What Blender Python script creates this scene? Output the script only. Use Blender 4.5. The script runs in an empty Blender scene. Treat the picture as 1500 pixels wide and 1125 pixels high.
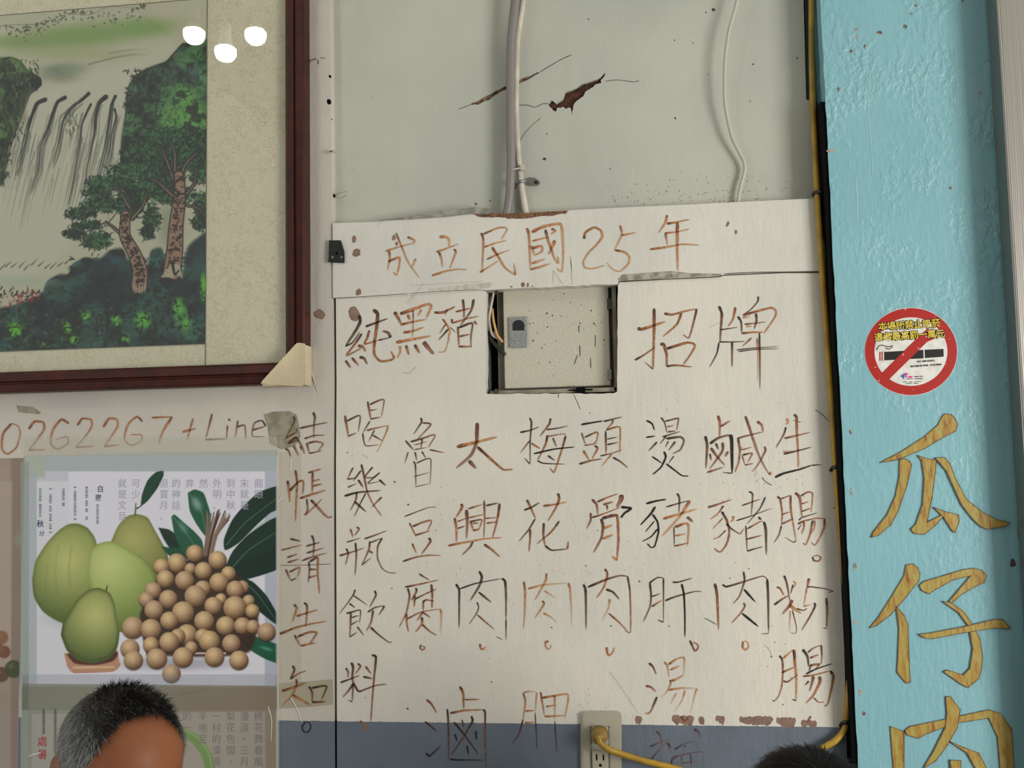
import bpy, bmesh, math, random
import numpy as np
from mathutils import Vector, Matrix
random.seed(7); rng = np.random.default_rng(11)
C = bpy.context.scene.collection
sc = bpy.context.scene

# ---------------------------------------------------------------- camera
F = 1517.0; D = 1.77; HC = 1.55
def _n(v): v = np.array(v, float); return v/np.linalg.norm(v)
Zc = _n((-358, -17852, 1517)); Xc = np.array((11600., -362., -1517.)); Xc = _n(Xc-Zc*Xc.dot(Zc)); Yc = np.cross(Zc, Xc)
R = np.stack([Xc, Yc, Zc], 1)                       # world -> camera (right, down, forward)
CAM = np.array((0., -D, HC))
def ray(px, py): return R.T @ np.array(((px-750)/F, (py-562.5)/F, 1.0))
def P(px, py, d=0.0):
    """photo pixel -> world point on the vertical plane y=d"""
    r = ray(px, py); t = (d-CAM[1])/r[1]; return Vector(CAM+r*t)
def proj(p):
    q = R @ (np.array(p)-CAM); return 750+F*q[0]/q[2], 562.5+F*q[1]/q[2]
MMPX = (P(751, 562)-P(750, 562)).length             # metres per photo pixel on the wall
cd = bpy.data.cameras.new('camera'); cam = bpy.data.objects.new('camera', cd); C.objects.link(cam); sc.camera = cam
right = R.T @ np.array((1, 0, 0)); up = -(R.T @ np.array((0, 1, 0))); back = -(R.T @ np.array((0, 0, 1)))
M4 = Matrix.Identity(4)
for i in range(3): M4[i][0] = right[i]; M4[i][1] = up[i]; M4[i][2] = back[i]; M4[i][3] = CAM[i]
cam.matrix_world = M4; cd.sensor_width = 36; cd.lens = 36*F/1500; cd.clip_start = 0.02

# ---------------------------------------------------------------- light, world, exposure
sc.view_settings.view_transform = 'Standard'; sc.view_settings.look = 'None'
sc.view_settings.gamma = 1; sc.view_settings.exposure = 0.14; sc.view_settings.use_curve_mapping = False
w = bpy.data.worlds.new('world'); sc.world = w; w.use_nodes = True
w.node_tree.nodes['Background'].inputs[0].default_value = (0.94, 0.95, 0.90, 1)
w.node_tree.nodes['Background'].inputs[1].default_value = 0.85
def area(name, loc, target, size, sizey, power, col):
    l = bpy.data.lights.new(name, 'AREA'); l.shape = 'RECTANGLE'; l.size = size; l.size_y = sizey; l.energy = power; l.color = col
    o = bpy.data.objects.new(name, l); C.objects.link(o); o.location = loc
    o.rotation_euler = (Vector(target)-Vector(loc)).to_track_quat('-Z', 'Y').to_euler(); return o
area('daylight_from_street', (2.7, -2.2, 1.35), (0, 0, 1.35), 1.0, 1.3, 84, (1, .978, .92))

# ---------------------------------------------------------------- helpers
def lin(c):
    return tuple((x/255/12.92 if x/255 <= .04045 else ((x/255+.055)/1.055)**2.4) for x in c)
def mat(name, col=(128, 128, 128), rough=.6, metal=0., bump=None, spec=.5, var=None, emit=None):
    """procedural principled material; bump=(scale,strength,detail) var=(scale, colour2, contrast lo, hi)"""
    m = bpy.data.materials.new(name); m.use_nodes = True; nt = m.node_tree; b = nt.nodes['Principled BSDF']
    b.inputs['Base Color'].default_value = (*lin(col), 1); b.inputs['Roughness'].default_value = rough
    b.inputs['Metallic'].default_value = metal; b.inputs['Specular IOR Level'].default_value = spec
    tc = nt.nodes.new('ShaderNodeTexCoord')
    if var:
        n = nt.nodes.new('ShaderNodeTexNoise'); n.inputs['Scale'].default_value = var[0]; n.inputs['Detail'].default_value = 6
        nt.links.new(tc.outputs['Object'], n.inputs['Vector'])
        r = nt.nodes.new('ShaderNodeValToRGB'); r.color_ramp.elements[0].position = var[2]; r.color_ramp.elements[1].position = var[3]
        r.color_ramp.elements[0].color = (*lin(col), 1); r.color_ramp.elements[1].color = (*lin(var[1]), 1)
        nt.links.new(n.outputs['Fac'], r.inputs['Fac']); nt.links.new(r.outputs['Color'], b.inputs['Base Color'])
    if bump:
        n = nt.nodes.new('ShaderNodeTexNoise'); n.inputs['Scale'].default_value = bump[0]; n.inputs['Detail'].default_value = bump[2]
        nt.links.new(tc.outputs['Object'], n.inputs['Vector'])
        bp = nt.nodes.new('ShaderNodeBump'); bp.inputs['Strength'].default_value = bump[1]; bp.inputs['Distance'].default_value = .002
        nt.links.new(n.outputs['Fac'], bp.inputs['Height']); nt.links.new(bp.outputs['Normal'], b.inputs['Normal'])
    if emit:
        b.inputs['Emission Color'].default_value = (*lin(col), 1); b.inputs['Emission Strength'].default_value = emit
    return m
def link(name, me, m=None, parent=None, label=None, cat=None, group=None, kind=None, smooth=False):
    o = bpy.data.objects.new(name, me); C.objects.link(o)
    if m: me.materials.append(m)
    if parent is not None: o.parent = parent
    if smooth: me.polygons.foreach_set('use_smooth', [True]*len(me.polygons))
    if label: o['label'] = label
    if cat: o['category'] = cat
    if group: o['group'] = group
    if kind: o['kind'] = kind
    return o
def thing(name, label, cat, loc=(0, 0, 0), group=None):
    o = bpy.data.objects.new(name, None); C.objects.link(o); o['label'] = label; o['category'] = cat; o.location = (0, 0, 0)
    o.empty_display_size = .05
    if group: o['group'] = group
    return o
def bm_done(bm):
    me = bpy.data.meshes.new('m'); bm.normal_update(); bm.to_mesh(me); bm.free(); return me
def slab(loops, d0, d1, jitter=0, world=False, bevel=0):
    """polygon (first loop) with holes, given in photo px, front at y=d0, back at y=d1"""
    bm = bmesh.new()
    fr = []
    edges = []
    for lp in loops:
        vs = [bm.verts.new(p if world else P(p[0], p[1], d0)) for p in lp]
        es = [bm.edges.new((vs[i], vs[(i+1) % len(vs)])) for i in range(len(vs))]
        fr.append(vs); edges += es
    res = bmesh.ops.triangle_fill(bm, edges=edges, use_beauty=True, use_dissolve=False, normal=(0, -1, 0))
    for f in list(bm.faces):
        f.normal_update()
        if f.normal.y > 0: f.normal_flip()
    if d1 is not None:
        for vs in fr:
            bk = [bm.verts.new((v.co.x, d1, v.co.z)) for v in vs]
            n = len(vs)
            for i in range(n):
                j = (i+1) % n
                bm.faces.new((vs[i], vs[j], bk[j], bk[i]))
        bmesh.ops.recalc_face_normals(bm, faces=bm.faces[:])
        # keep the front facing the camera
        s = sum(f.normal.y*f.calc_area() for f in bm.faces if abs(f.normal.y) > .9)
        if s > 0:
            for f in bm.faces: f.normal_flip()
    return bm_done(bm)
def box(c0, c1, bev=0, seg=2):
    bm = bmesh.new(); bmesh.ops.create_cube(bm, size=1)
    for v in bm.verts:
        v.co = Vector([(c0[i]+c1[i])/2+v.co[i]*abs(c1[i]-c0[i]) for i in range(3)])
    if bev: bmesh.ops.bevel(bm, geom=bm.edges[:], offset=bev, segments=seg, affect='EDGES', profile=.6)
    return bm_done(bm)
def pxbox(x0, y0, x1, y1, d0, d1, bev=0):
    a = P((x0+x1)/2, (y0+y1)/2, d0); l = P(x0, (y0+y1)/2, d0).x; r = P(x1, (y0+y1)/2, d0).x
    t = P((x0+x1)/2, y0, d0).z; b = P((x0+x1)/2, y1, d0).z
    return box((l, d0, b), (r, d1, t), bev)
def catmull(pts, n=6):
    if len(pts) < 3: 
        a, b = np.array(pts[0], float), np.array(pts[-1], float); k = max(3, n)
        return [tuple(a+(b-a)*i/k) for i in range(k+1)]
    p = [np.array(q, float) for q in pts]; p = [2*p[0]-p[1]]+p+[2*p[-1]-p[-2]]; out = []
    for i in range(1, len(p)-2):
        for k in range(n):
            t = k/n
            # centripetal-like tension to avoid overshoot at corners
            m1 = (p[i+1]-p[i-1])*.33; m2 = (p[i+2]-p[i])*.33
            h = 2*t**3-3*t*t+1, t**3-2*t*t+t, -2*t**3+3*t*t, t**3-t*t
            out.append(tuple(h[0]*p[i]+h[1]*m1+h[2]*p[i+1]+h[3]*m2))
    out.append(tuple(p[-2])); return out
def tube(pts, r, seg=10, smooth_n=6, cap=True):
    """tube mesh along world points"""
    pts = [Vector(q) for q in catmull(pts, smooth_n)]
    bm = bmesh.new(); rings = []; ref = Vector((0.13, 1, .2)).normalized()
    for i, p in enumerate(pts):
        t = (pts[min(i+1, len(pts)-1)]-pts[max(i-1, 0)]).normalized()
        a = t.cross(ref).normalized(); b = t.cross(a).normalized()
        rr = r[0]+(r[1]-r[0])*i/(len(pts)-1) if isinstance(r, tuple) else r
        rings.append([bm.verts.new(p+(a*math.cos(k*2*math.pi/seg)+b*math.sin(k*2*math.pi/seg))*rr) for k in range(seg)])
    for i in range(len(rings)-1):
        for k in range(seg): bm.faces.new((rings[i][k], rings[i][(k+1) % seg], rings[i+1][(k+1) % seg], rings[i+1][k]))
    if cap: bm.faces.new(rings[0][::-1]); bm.faces.new(rings[-1])
    bmesh.ops.recalc_face_normals(bm, faces=bm.faces[:])
    return bm_done(bm)
def disc(c, r, d=.002, seg=20, bev=.0006):
    """round button facing the camera, centre c on the wall plane, thickness d"""
    bm = bmesh.new(); bmesh.ops.create_cone(bm, cap_ends=True, segments=seg, radius1=r, radius2=r*.9, depth=d)
    bmesh.ops.rotate(bm, verts=bm.verts, matrix=Matrix.Rotation(math.pi/2, 3, 'X'))
    bmesh.ops.translate(bm, verts=bm.verts, vec=Vector(c)+Vector((0, -d/2, 0)))
    return bm_done(bm)
def join(ms):
    bm = bmesh.new()
    for m_ in ms: bm.from_mesh(m_)
    return bm_done(bm)

# ---------------------------------------------------------------- materials
def paint_mat(name, col, band=None, dirt=.5, warm=(0, 0, 0), rough=.42, bumpk=1.0):
    """old gloss wall paint: brush relief, stains, specks; grey dado below height band"""
    m = bpy.data.materials.new(name); m.use_nodes = True; nt = m.node_tree; N = nt.nodes; L = nt.links; b = N['Principled BSDF']
    tc = N.new('ShaderNodeTexCoord')
    def noise(s, det=4, rough_=.6, vec=None, sc_=None):
        n = N.new('ShaderNodeTexNoise'); n.inputs['Scale'].default_value = s; n.inputs['Detail'].default_value = det; n.inputs['Roughness'].default_value = rough_
        if sc_:
            mp = N.new('ShaderNodeMapping'); mp.inputs['Scale'].default_value = sc_; L.new(tc.outputs['Object'], mp.inputs['Vector']); L.new(mp.outputs['Vector'], n.inputs['Vector'])
        else: L.new(tc.outputs['Object'], n.inputs['Vector'])
        return n.outputs['Fac']
    def ramp(f, a, b_, ca=(0, 0, 0, 1), cb=(1, 1, 1, 1)):
        r = N.new('ShaderNodeValToRGB'); r.color_ramp.elements[0].position = a; r.color_ramp.elements[1].position = b_
        r.color_ramp.elements[0].color = ca; r.color_ramp.elements[1].color = cb; L.new(f, r.inputs['Fac']); return r.outputs['Color']
    def mix(fac, a, b_, mode='MIX'):
        x = N.new('ShaderNodeMix'); x.data_type = 'RGBA'; x.blend_type = mode
        if isinstance(fac, float): x.inputs[0].default_value = fac
        else: L.new(fac, x.inputs[0])
        for v, i in ((a, 6), (b_, 7)):
            if isinstance(v, tuple): x.inputs[i].default_value = v
            else: L.new(v, x.inputs[i])
        return x.outputs[2]
    c0 = (*lin(col), 1); c1 = (*lin([v*.945+w_ for v, w_ in zip(col, (-2, 0, 2))]), 1)
    base = mix(ramp(noise(3.5, 3), .35, .65), c0, c1)
    yel = (*lin([col[0]*.93, col[1]*.90, col[2]*.82]), 1)
    base = mix(ramp(noise(9, 8, .7, sc_=(2.2, 1, .5)), .56, .78, (0, 0, 0, 1), (dirt, dirt, dirt, 1)), base, yel)
    # fine specks
    base = mix(ramp(noise(330, 2, .4), .745, .775, (0, 0, 0, 1), (.6*dirt+.2,)*3+(1,)), base, (*lin((80, 75, 62)), 1))
    if band is not None:
        sx = N.new('ShaderNodeSeparateXYZ'); L.new(tc.outputs['Object'], sx.inputs[0])
        e = N.new('ShaderNodeMath'); e.operation = 'MULTIPLY_ADD'; L.new(noise(90, 3), e.inputs[0]); e.inputs[1].default_value = .0022; L.new(sx.outputs['Z'], e.inputs[2])
        lt = N.new('ShaderNodeMath'); lt.operation = 'LESS_THAN'; L.new(e.outputs[0], lt.inputs[0]); lt.inputs[1].default_value = band+.0011
        base = mix(lt.outputs[0], base, mix(ramp(noise(14, 6), .3, .75), (*lin((103, 112, 124)), 1), (*lin((92, 102, 113)), 1)))
    L.new(base, b.inputs['Base Color']); b.inputs['Roughness'].default_value = rough
    h1 = noise(42, 5, .6, sc_=(1.6, 1, .55)); h2 = noise(220, 3, .5)
    add = N.new('ShaderNodeMath'); add.operation = 'MULTIPLY_ADD'; L.new(h2, add.inputs[0]); add.inputs[1].default_value = .18; L.new(h1, add.inputs[2])
    bp = N.new('ShaderNodeBump'); bp.inputs['Strength'].default_value = .32*bumpk; bp.inputs['Distance'].default_value = .004
    L.new(add.outputs[0], bp.inputs['Height']); L.new(bp.outputs['Normal'], b.inputs['Normal'])
    return m
ZB = P(830, 1060.5).z
M_left = paint_mat('left_paint', (196, 188, 177), ZB, .45)
M_main = paint_mat('main_paint', (214, 208, 196), ZB, .4)
M_head = paint_mat('header_paint', (211, 207, 197), None, .35)
M_upper = paint_mat('upper_paint', (184, 184, 172), None, .35, bumpk=.6)
M_brown = mat('bare_chipboard', (108, 84, 70), .85, bump=(220, .8, 4), var=(120, (140, 112, 92), .4, .6))
M_rust = mat('rusty_core', (82, 46, 30), .9, bump=(160, 1, 5), var=(130, (42, 22, 15), .4, .62))
M_chip = mat('chipped_paint_ground', (118, 96, 84), .8, bump=(200, .5, 4), var=(60, (140, 112, 95), .4, .65))
M_gap = mat('dark_gap', (9, 9, 9), .9, spec=.1)
M_crack = mat('crack_line', (70, 62, 50), .9)
M_ledge = mat('grey_smudge', (120, 118, 108), .8, var=(90, (150, 148, 135), .4, .6))
def pillar_mat():
    m = bpy.data.materials.new('pillar_paint'); m.use_nodes = True; nt = m.node_tree; N = nt.nodes; L = nt.links; b = N['Principled BSDF']
    tc = N.new('ShaderNodeTexCoord')
    def noise(s, det, rg=.6, sc_=(1, 1, 1)):
        mp = N.new('ShaderNodeMapping'); mp.inputs['Scale'].default_value = sc_; L.new(tc.outputs['Object'], mp.inputs['Vector'])
        n = N.new('ShaderNodeTexNoise'); n.inputs['Scale'].default_value = s; n.inputs['Detail'].default_value = det; n.inputs['Roughness'].default_value = rg
        L.new(mp.outputs['Vector'], n.inputs['Vector']); return n.outputs['Fac']
    def ramp(f, a, b_, ca, cb):
        r = N.new('ShaderNodeValToRGB'); r.color_ramp.elements[0].position = a; r.color_ramp.elements[1].position = b_
        r.color_ramp.elements[0].color = ca; r.color_ramp.elements[1].color = cb; L.new(f, r.inputs['Fac']); return r.outputs['Color']
    col = ramp(noise(5, 5), .3, .7, (*lin((131, 178, 187)), 1), (*lin((123, 170, 179)), 1))
    L.new(col, b.inputs['Base Color']); b.inputs['Roughness'].default_value = .36
    z = N.new('ShaderNodeSeparateXYZ'); L.new(tc.outputs['Object'], z.inputs[0])
    mr = N.new('ShaderNodeMapRange'); L.new(z.outputs['Z'], mr.inputs[0]); mr.inputs[1].default_value = 1.5; mr.inputs[2].default_value = 2.1; mr.inputs[3].default_value = .12; mr.inputs[4].default_value = .8
    patch = ramp(noise(9, 3), .48, .62, (0.1,)*3+(1,), (1,)*3+(1,))
    h = ramp(noise(95, 4, .55, (1, 1, .8)), .42, .62, (0,)*3+(1,), (1,)*3+(1,))
    a = N.new('ShaderNodeMath'); a.operation = 'MULTIPLY'; L.new(patch, a.inputs[0]); L.new(h, a.inputs[1])
    a2 = N.new('ShaderNodeMath'); a2.operation = 'MULTIPLY'; L.new(a.outputs[0], a2.inputs[0]); L.new(mr.outputs[0], a2.inputs[1])
    a3 = N.new('ShaderNodeMath'); a3.operation = 'MULTIPLY_ADD'; L.new(noise(160, 3, .5, (1, 1, .25)), a3.inputs[0]); a3.inputs[1].default_value = .3; L.new(a2.outputs[0], a3.inputs[2])
    bp = N.new('ShaderNodeBump'); bp.inputs['Strength'].default_value = .5; bp.inputs['Distance'].default_value = .004
    L.new(a3.outputs[0], bp.inputs['Height']); L.new(bp.outputs['Normal'], b.inputs['Normal']); return m
M_pillar = pillar_mat()
def vcol_mat(name, rough=.6, spec=.4):
    m = bpy.data.materials.new(name); m.use_nodes = True; nt = m.node_tree; b = nt.nodes['Principled BSDF']
    a = nt.nodes.new('ShaderNodeVertexColor'); a.layer_name = 'Col'; nt.links.new(a.outputs['Color'], b.inputs['Base Color'])
    b.inputs['Roughness'].default_value = rough; b.inputs['Specular IOR Level'].default_value = spec; return m
def stroke_mat():
    """brush lettering: tint in Col.r (darkness) / Col.g (redness) / Col.b (wear), UV.y across the stroke"""
    m = bpy.data.materials.new('lettering_paint'); m.use_nodes = True; nt = m.node_tree; N = nt.nodes; L = nt.links; b = N['Principled BSDF']
    vc = N.new('ShaderNodeVertexColor'); vc.layer_name = 'Col'; s = N.new('ShaderNodeSeparateColor'); L.new(vc.outputs['Color'], s.inputs[0])
    uv = N.new('ShaderNodeUVMap'); sx = N.new('ShaderNodeSeparateXYZ'); L.new(uv.outputs['UV'], sx.inputs[0])
    def math_(op, a, b_, c=None):
        x = N.new('ShaderNodeMath'); x.operation = op
        for i, v in enumerate((a, b_, c)):
            if v is None: continue
            if isinstance(v, (int, float)): x.inputs[i].default_value = v
            else: L.new(v, x.inputs[i])
        return x.outputs[0]
    e = math_('MULTIPLY', math_('ABSOLUTE', math_('SUBTRACT', sx.outputs[1], .5), 0), 2)
    e = math_('POWER', e, 3)
    mp = N.new('ShaderNodeMapping'); mp.inputs['Scale'].default_value = (.9, 2.2, 1); L.new(uv.outputs['UV'], mp.inputs['Vector'])
    n = N.new('ShaderNodeTexNoise'); n.inputs['Scale'].default_value = 1.6; n.inputs['Detail'].default_value = 4; L.new(mp.outputs['Vector'], n.inputs['Vector'])
    nz = n.outputs['Fac']
    dk = math_('ADD', math_('ADD', s.outputs[0], math_('MULTIPLY', e, .3)), math_('MULTIPLY', math_('SUBTRACT', nz, .5), 1.9))
    r = N.new('ShaderNodeValToRGB'); els = r.color_ramp.elements
    els[0].position = 0; els[0].color = (*lin((206, 168, 116)), 1); els[1].position = 1; els[1].color = (*lin((32, 24, 20)), 1)
    for p, c in ((.28, (196, 122, 54)), (.52, (150, 82, 36)), (.75, (80, 50, 34))):
        x = els.new(p); x.color = (*lin(c), 1)
    L.new(dk, r.inputs['Fac'])
    mx = N.new('ShaderNodeMix'); mx.data_type = 'RGBA'; mx.blend_type = 'MIX'; L.new(math_('MULTIPLY', s.outputs[1], .6), mx.inputs[0]); L.new(r.outputs['Color'], mx.inputs[6]); mx.inputs[7].default_value = (*lin((138, 66, 50)), 1)
    L.new(mx.outputs[2], b.inputs['Base Color']); b.inputs['Roughness'].default_value = .5
    # worn-through paint shows the wall
    n2 = N.new('ShaderNodeTexNoise'); n2.inputs['Scale'].default_value = 3.2; n2.inputs['Detail'].default_value = 3; L.new(mp.outputs['Vector'], n2.inputs['Vector'])
    al = math_('SUBTRACT', 1.0, math_('MULTIPLY', s.outputs[2], math_('MULTIPLY', math_('ADD', n2.outputs['Fac'], .25), 1.25)))
    al = math_('MINIMUM', math_('MAXIMUM', al, 0.05), 1.0)
    L.new(al, b.inputs['Alpha']); return m
M_stroke = stroke_mat()
# ---------------------------------------------------------------- brush lettering
STY = {'o': (.26, 0, .28), 'm': (.5, 0, .22), 'b': (.68, .12, .3), 'r': (.56, .6, .32), 'g': (.86, 0, .25), 'f': (.14, 0, .5), 'd': (.78, .05, .25), 'k': (1.2, 0, 0), 'y': (.62, 0, .62), 'p': (.3, .45, .25)}
def ribbon(data, ox, oy, s, sty, wid, d, taper=True, closed=False):
    """append brush strokes: data = 'x,y x,y; ...' in zoom coordinates with origin ox,oy and scale s"""
    V, Fc, UV, COL = [], [], [], []
    for st in data.split(';'):
        st = st.strip()
        if not st: continue
        ww, ss = wid, sty
        if '!' in st: st, ss = st.split('!'); ss = ss.strip()
        if '/' in st: st, w_ = st.split('/'); ww = float(w_)
        pts = [tuple(float(v) for v in q.split(',')) for q in st.split()]
        pts = [(ox+x/s, oy+y/s) for x, y in pts]
        c = catmull(pts, 5)
        n = len(c); L_ = 0; base = STY[ss]; jit = random.uniform(-.1, .1); off = random.uniform(0, 50); wj = random.uniform(.85, 1.15)
        seglen = [math.dist(c[i], c[i+1]) for i in range(n-1)]; tot = sum(seglen)+1e-6
        for i, (x, y) in enumerate(c):
            a = c[max(i-1, 0)]; b = c[min(i+1, n-1)]; tx, ty = b[0]-a[0], b[1]-a[1]; l = math.hypot(tx, ty)+1e-9; nx, ny = -ty/l, tx/l
            t = L_/tot
            prof = (1.28-.55*t) if taper else 1
            if i == 0: prof *= .55
            if i == n-1: prof *= .3
            h = ww*wj*prof*.52*(1+random.uniform(-.1, .1))
            dark = base[0]+jit+(.32*(max(0, .3-t)/.3) if taper else 0)-.12*t
            wear = base[2]*(.5+1.1*t)
            for k in range(3):
                o_ = (k-1)*h
                V.append(P(x+nx*o_, y+ny*o_, d)); UV.append((off+L_/9, k/2)); COL.append((dark, base[1], wear, 1))
            if i: 
                q = len(V)-6
                Fc += [(q, q+3, q+4, q+1), (q+1, q+4, q+5, q+2)]
            if i < n-1: L_ += seglen[i]
    me = bpy.data.meshes.new('stroke'); me.from_pydata([tuple(v) for v in V], [], Fc)
    uv = me.uv_layers.new(name='UVMap'); ca = me.color_attributes.new('Col', 'FLOAT_COLOR', 'POINT')
    ca.data.foreach_set('color', np.clip(np.array(COL), 0, 2).ravel())
    for lp in me.loops: uv.data[lp.index].uv = UV[lp.vertex_index]
    me.update()
    if sum(p.normal.y for p in me.polygons) > 0: me.flip_normals()
    return me
WORD = {'o': 'orange', 'm': 'orange and brown', 'b': 'brown', 'r': 'reddish brown', 'g': 'blackish', 'f': 'faded orange', 'd': 'dark brown', 'k': 'black', 'y': 'dull brown'}
SD = {'w': .3}
def ch(parent, glyph, block, sty, data, wid=2.5, d=-.0006):
    ox, oy, s = block
    me = ribbon(data, ox, oy, s, sty, wid, d)
    what = {'。': 'full stop mark', '，': 'comma mark'}.get(glyph, 'handwritten character '+glyph)
    o = link('painted_character', me, M_stroke, parent, label='%s brush-painted %s' % (WORD[sty], what)); return o
def lettering():
    Hd, Mn, Lf = panel_header, panel_main, panel_left
    B = (550, 300, 5); dh = dh_-.0008
    ch(Hd, '成', B, 'o', "150,205 190,300 240,420 325,540;75,340 180,305 285,280;235,235 285,260 280,285/3.4;100,340 105,390 90,480;95,415 130,400 175,385 175,440 155,515 130,490;295,395 275,440 262,452", 2.4, dh)
    ch(Hd, '立', B, 'o', "470,235 520,235 540,260 540,310/3.2;445,345 520,320 610,285;465,345 485,400 490,460;575,325 590,345 565,410 545,470;415,518 520,485 600,472 670,475", 2.4, dh)
    ch(Hd, '民', B, 'o', "775,205 790,250 788,350 780,490;790,215 880,175 935,165 965,180 920,255;795,310 880,280 960,260;765,495 830,455 900,410;815,400 900,360 985,330;855,310 900,380 950,460 1025,515/3;1025,515 1015,425/2.6", 2.4, dh)
    ch(Hd, '國', B, 'o', "1110,170 1125,230 1135,470;1145,200 1230,160 1340,138 1365,160 1375,300 1375,400 1365,490 1330,465/3;1150,265 1270,235;1245,180 1265,260 1290,330 1310,390 1340,430 1335,375;1290,175 1320,190 1285,215;1315,260 1290,320 1265,365/3.4;1145,300 1165,375;1150,320 1215,300 1220,340 1165,370;1145,430 1245,395;1135,475 1285,430", 2.7, dh)
    B = (830, 300, 4.6875)
    ch(Hd, '2', B, 'o', "120,235 130,190 190,155 235,175 245,220 200,280 150,330 115,390 125,430 180,438 265,415", 2.4, dh)
    ch(Hd, '5', B, 'o', "368,140 380,205 330,310;330,310 400,325 432,360 425,405 370,455 320,445 275,395;375,210 480,190", 2.4, dh)
    ch(Hd, '年', B, 'o', "690,70 680,120 630,195;690,130 750,120 845,100;675,195 760,185 845,165;680,195 695,280;575,305 690,290 800,270 915,278;762,120 760,300 765,455/3.2", 2.5, dh)
    B = (910, 420, 6)
    ch(Mn, '招', B, 'm', "290,190 290,350 285,550 280,725/3.4;280,725 205,660/1.5;145,365 190,372 390,305/3.2;120,645 200,600 300,530;380,235 450,245 560,215 655,195/3.2;655,195 660,215 630,340 595,450 545,420;530,230 490,330 365,440;345,505 375,510 400,600 400,705/3.4;400,545 480,520 590,490 650,515 600,610 545,685/3;400,700 480,690 625,705", 2.8)
    ch(Mn, '牌', B, 'm', "860,170 885,240 875,380 870,490/3.2!d;1005,180 985,280 940,350/3!m;870,378 950,368 1025,355/1.6!d;860,485 990,485 1090,480/1.8!d;860,490 840,590 775,710/2!g;975,485 975,600 975,705/2.6!d;1205,85 1200,130 1140,200 1080,240/2.2!d;1025,260 1055,310 1060,405/3!d;1070,250 1180,220 1320,185 1360,215 1350,270 1255,410/3.2!m;1060,410 1160,400 1250,400!m;1185,235 1190,300 1170,370!d;1085,330 1190,320 1270,308/1.8!m;1145,450 1065,525/1.8!m;1015,555 1150,540 1390,525/1.6!g;1030,570 1180,550 1390,545/1.6!g;1215,405 1220,600 1220,905/2!g;1195,450 1205,600 1200,840/2.4!f;1070,270 1140,260!f;1100,350 1160,345!f", 2.6)
    B = (490, 420, 6.25)
    ch(Mn, '純', B, 'd', "225,260 235,320 195,400 100,545/3.6!g;100,545 165,510 235,410/2.4;250,430 190,520 110,630 250,560/2.8!m;215,540 260,550 285,595/3.4!m;100,675 150,745/3.6;160,650 225,725/3.6!m;230,645 270,655 300,710/3.6;285,365 380,330 490,290/2.8;355,210 395,250 385,380 365,520 365,620 420,680 500,675 545,650 515,590/3.6!m;320,400 300,470 275,525 400,490/2.4!m;400,490 515,465/2;515,465 490,420 440,405/3.4", 3)
    ch(Mn, '黑', B, 'o', "550,230 585,290 620,360/4!m;600,250 700,215 850,160 885,180 840,290/3.8;620,345 720,320 840,300;670,255 690,305!m;795,210 760,270;720,210 720,330 715,465/1.6!m;630,420 720,405 820,370/3.4;565,510 720,480 885,450/3.8;600,545 600,600 575,655;655,535 680,625/3.8!m;735,530 780,610/3.4!m;815,505 860,560 910,620/5!r", 3)
    ch(Mn, '豬', B, 'm', "915,235 990,235 1110,180/2.8;1035,205 1010,260;990,295 1030,350 1055,400 1040,500 1010,590 950,600/2.6!o;1020,340 960,430/1.6!d;1045,385 950,490/2!g;1060,370 1110,420/1.2!g;1175,115 1185,200 1185,290/2.6!d;1275,115 1250,220 1150,360!d;1110,230 1250,195!m;1075,295 1085,330 1200,295 1320,270!m;1130,365 1140,560/2.6;1140,375 1240,335 1265,345 1250,450 1250,560/3!d;1145,455 1240,435;1140,548 1255,548/2.8;1280,315 1305,350/2.8", 2.4)
    # columns left of the seam, on the old plaster
    dl = dleft-.0009
    B = (400, 580, 7.5)
    ch(Lf, '結', B, 'b', "225,225 235,280 140,460;140,460 250,400 265,355;255,450 165,520 290,480/2.6;255,450 320,560 345,640/2.8;135,580 170,600 195,670!d;225,545 280,655/3;300,550 315,600;440,180 460,230 450,330 450,465;295,355 450,320 600,290;345,470 450,435 570,430/2;370,515 400,635/2.6;385,520 470,500 550,525 490,610;395,632 540,600/2", 2.3, dl)
    ch(Mn, '喝', B, 'b', "790,215 830,460/2.8!r;815,275 955,215 935,400;830,440 920,405/2;1040,60 1075,265/3;1065,95 1150,55 1220,45 1190,230/2;1070,160 1145,145/1.8;1070,255 1190,230;1065,275 985,410/2.4;985,410 1015,545 1160,535/2;1030,380 1100,360 1260,325/2.4!r;1260,325 1255,370 1200,500 1140,625/2!o;1115,375 1050,500/2;1095,430 1205,495/2.4", 2.3)
    B = (400, 680, 7.5)
    ch(Lf, '帳', B, 'm', "160,180 175,290 185,420/2.8;180,295 270,200 325,180 335,220 325,330/2.8;245,65 265,200 255,400 245,630/2.6;385,95 530,50;435,90 430,330/2.6;440,185 520,165;435,240 540,215;295,375 400,340 580,285/2.8;370,380 380,500 350,560 430,490 540,380/2.2;415,390 480,460 560,550 605,585 650,575/2.6", 2.3, dl)
    ch(Mn, '幾', B, 'b', "880,35 815,165/2.4;815,165 900,150 965,70/2;965,70 880,190/2;820,255 920,210/2;935,170 990,255/2.8!d;1095,30 1010,140 1100,145 1175,90/2;1175,90 1040,210 1165,190/2;1165,170 1240,235/2.6!g;970,0 1000,130 1035,300 1100,440 1195,570/2.6;785,350 930,310 1180,288/2.8!g;920,300 910,390 845,515/2;895,410 1025,525/2.8!d;1020,315 960,430 890,580/1.6!g;1195,360 1080,475/2.2", 2.3)
    B = (400, 770, 7.5)
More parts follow.
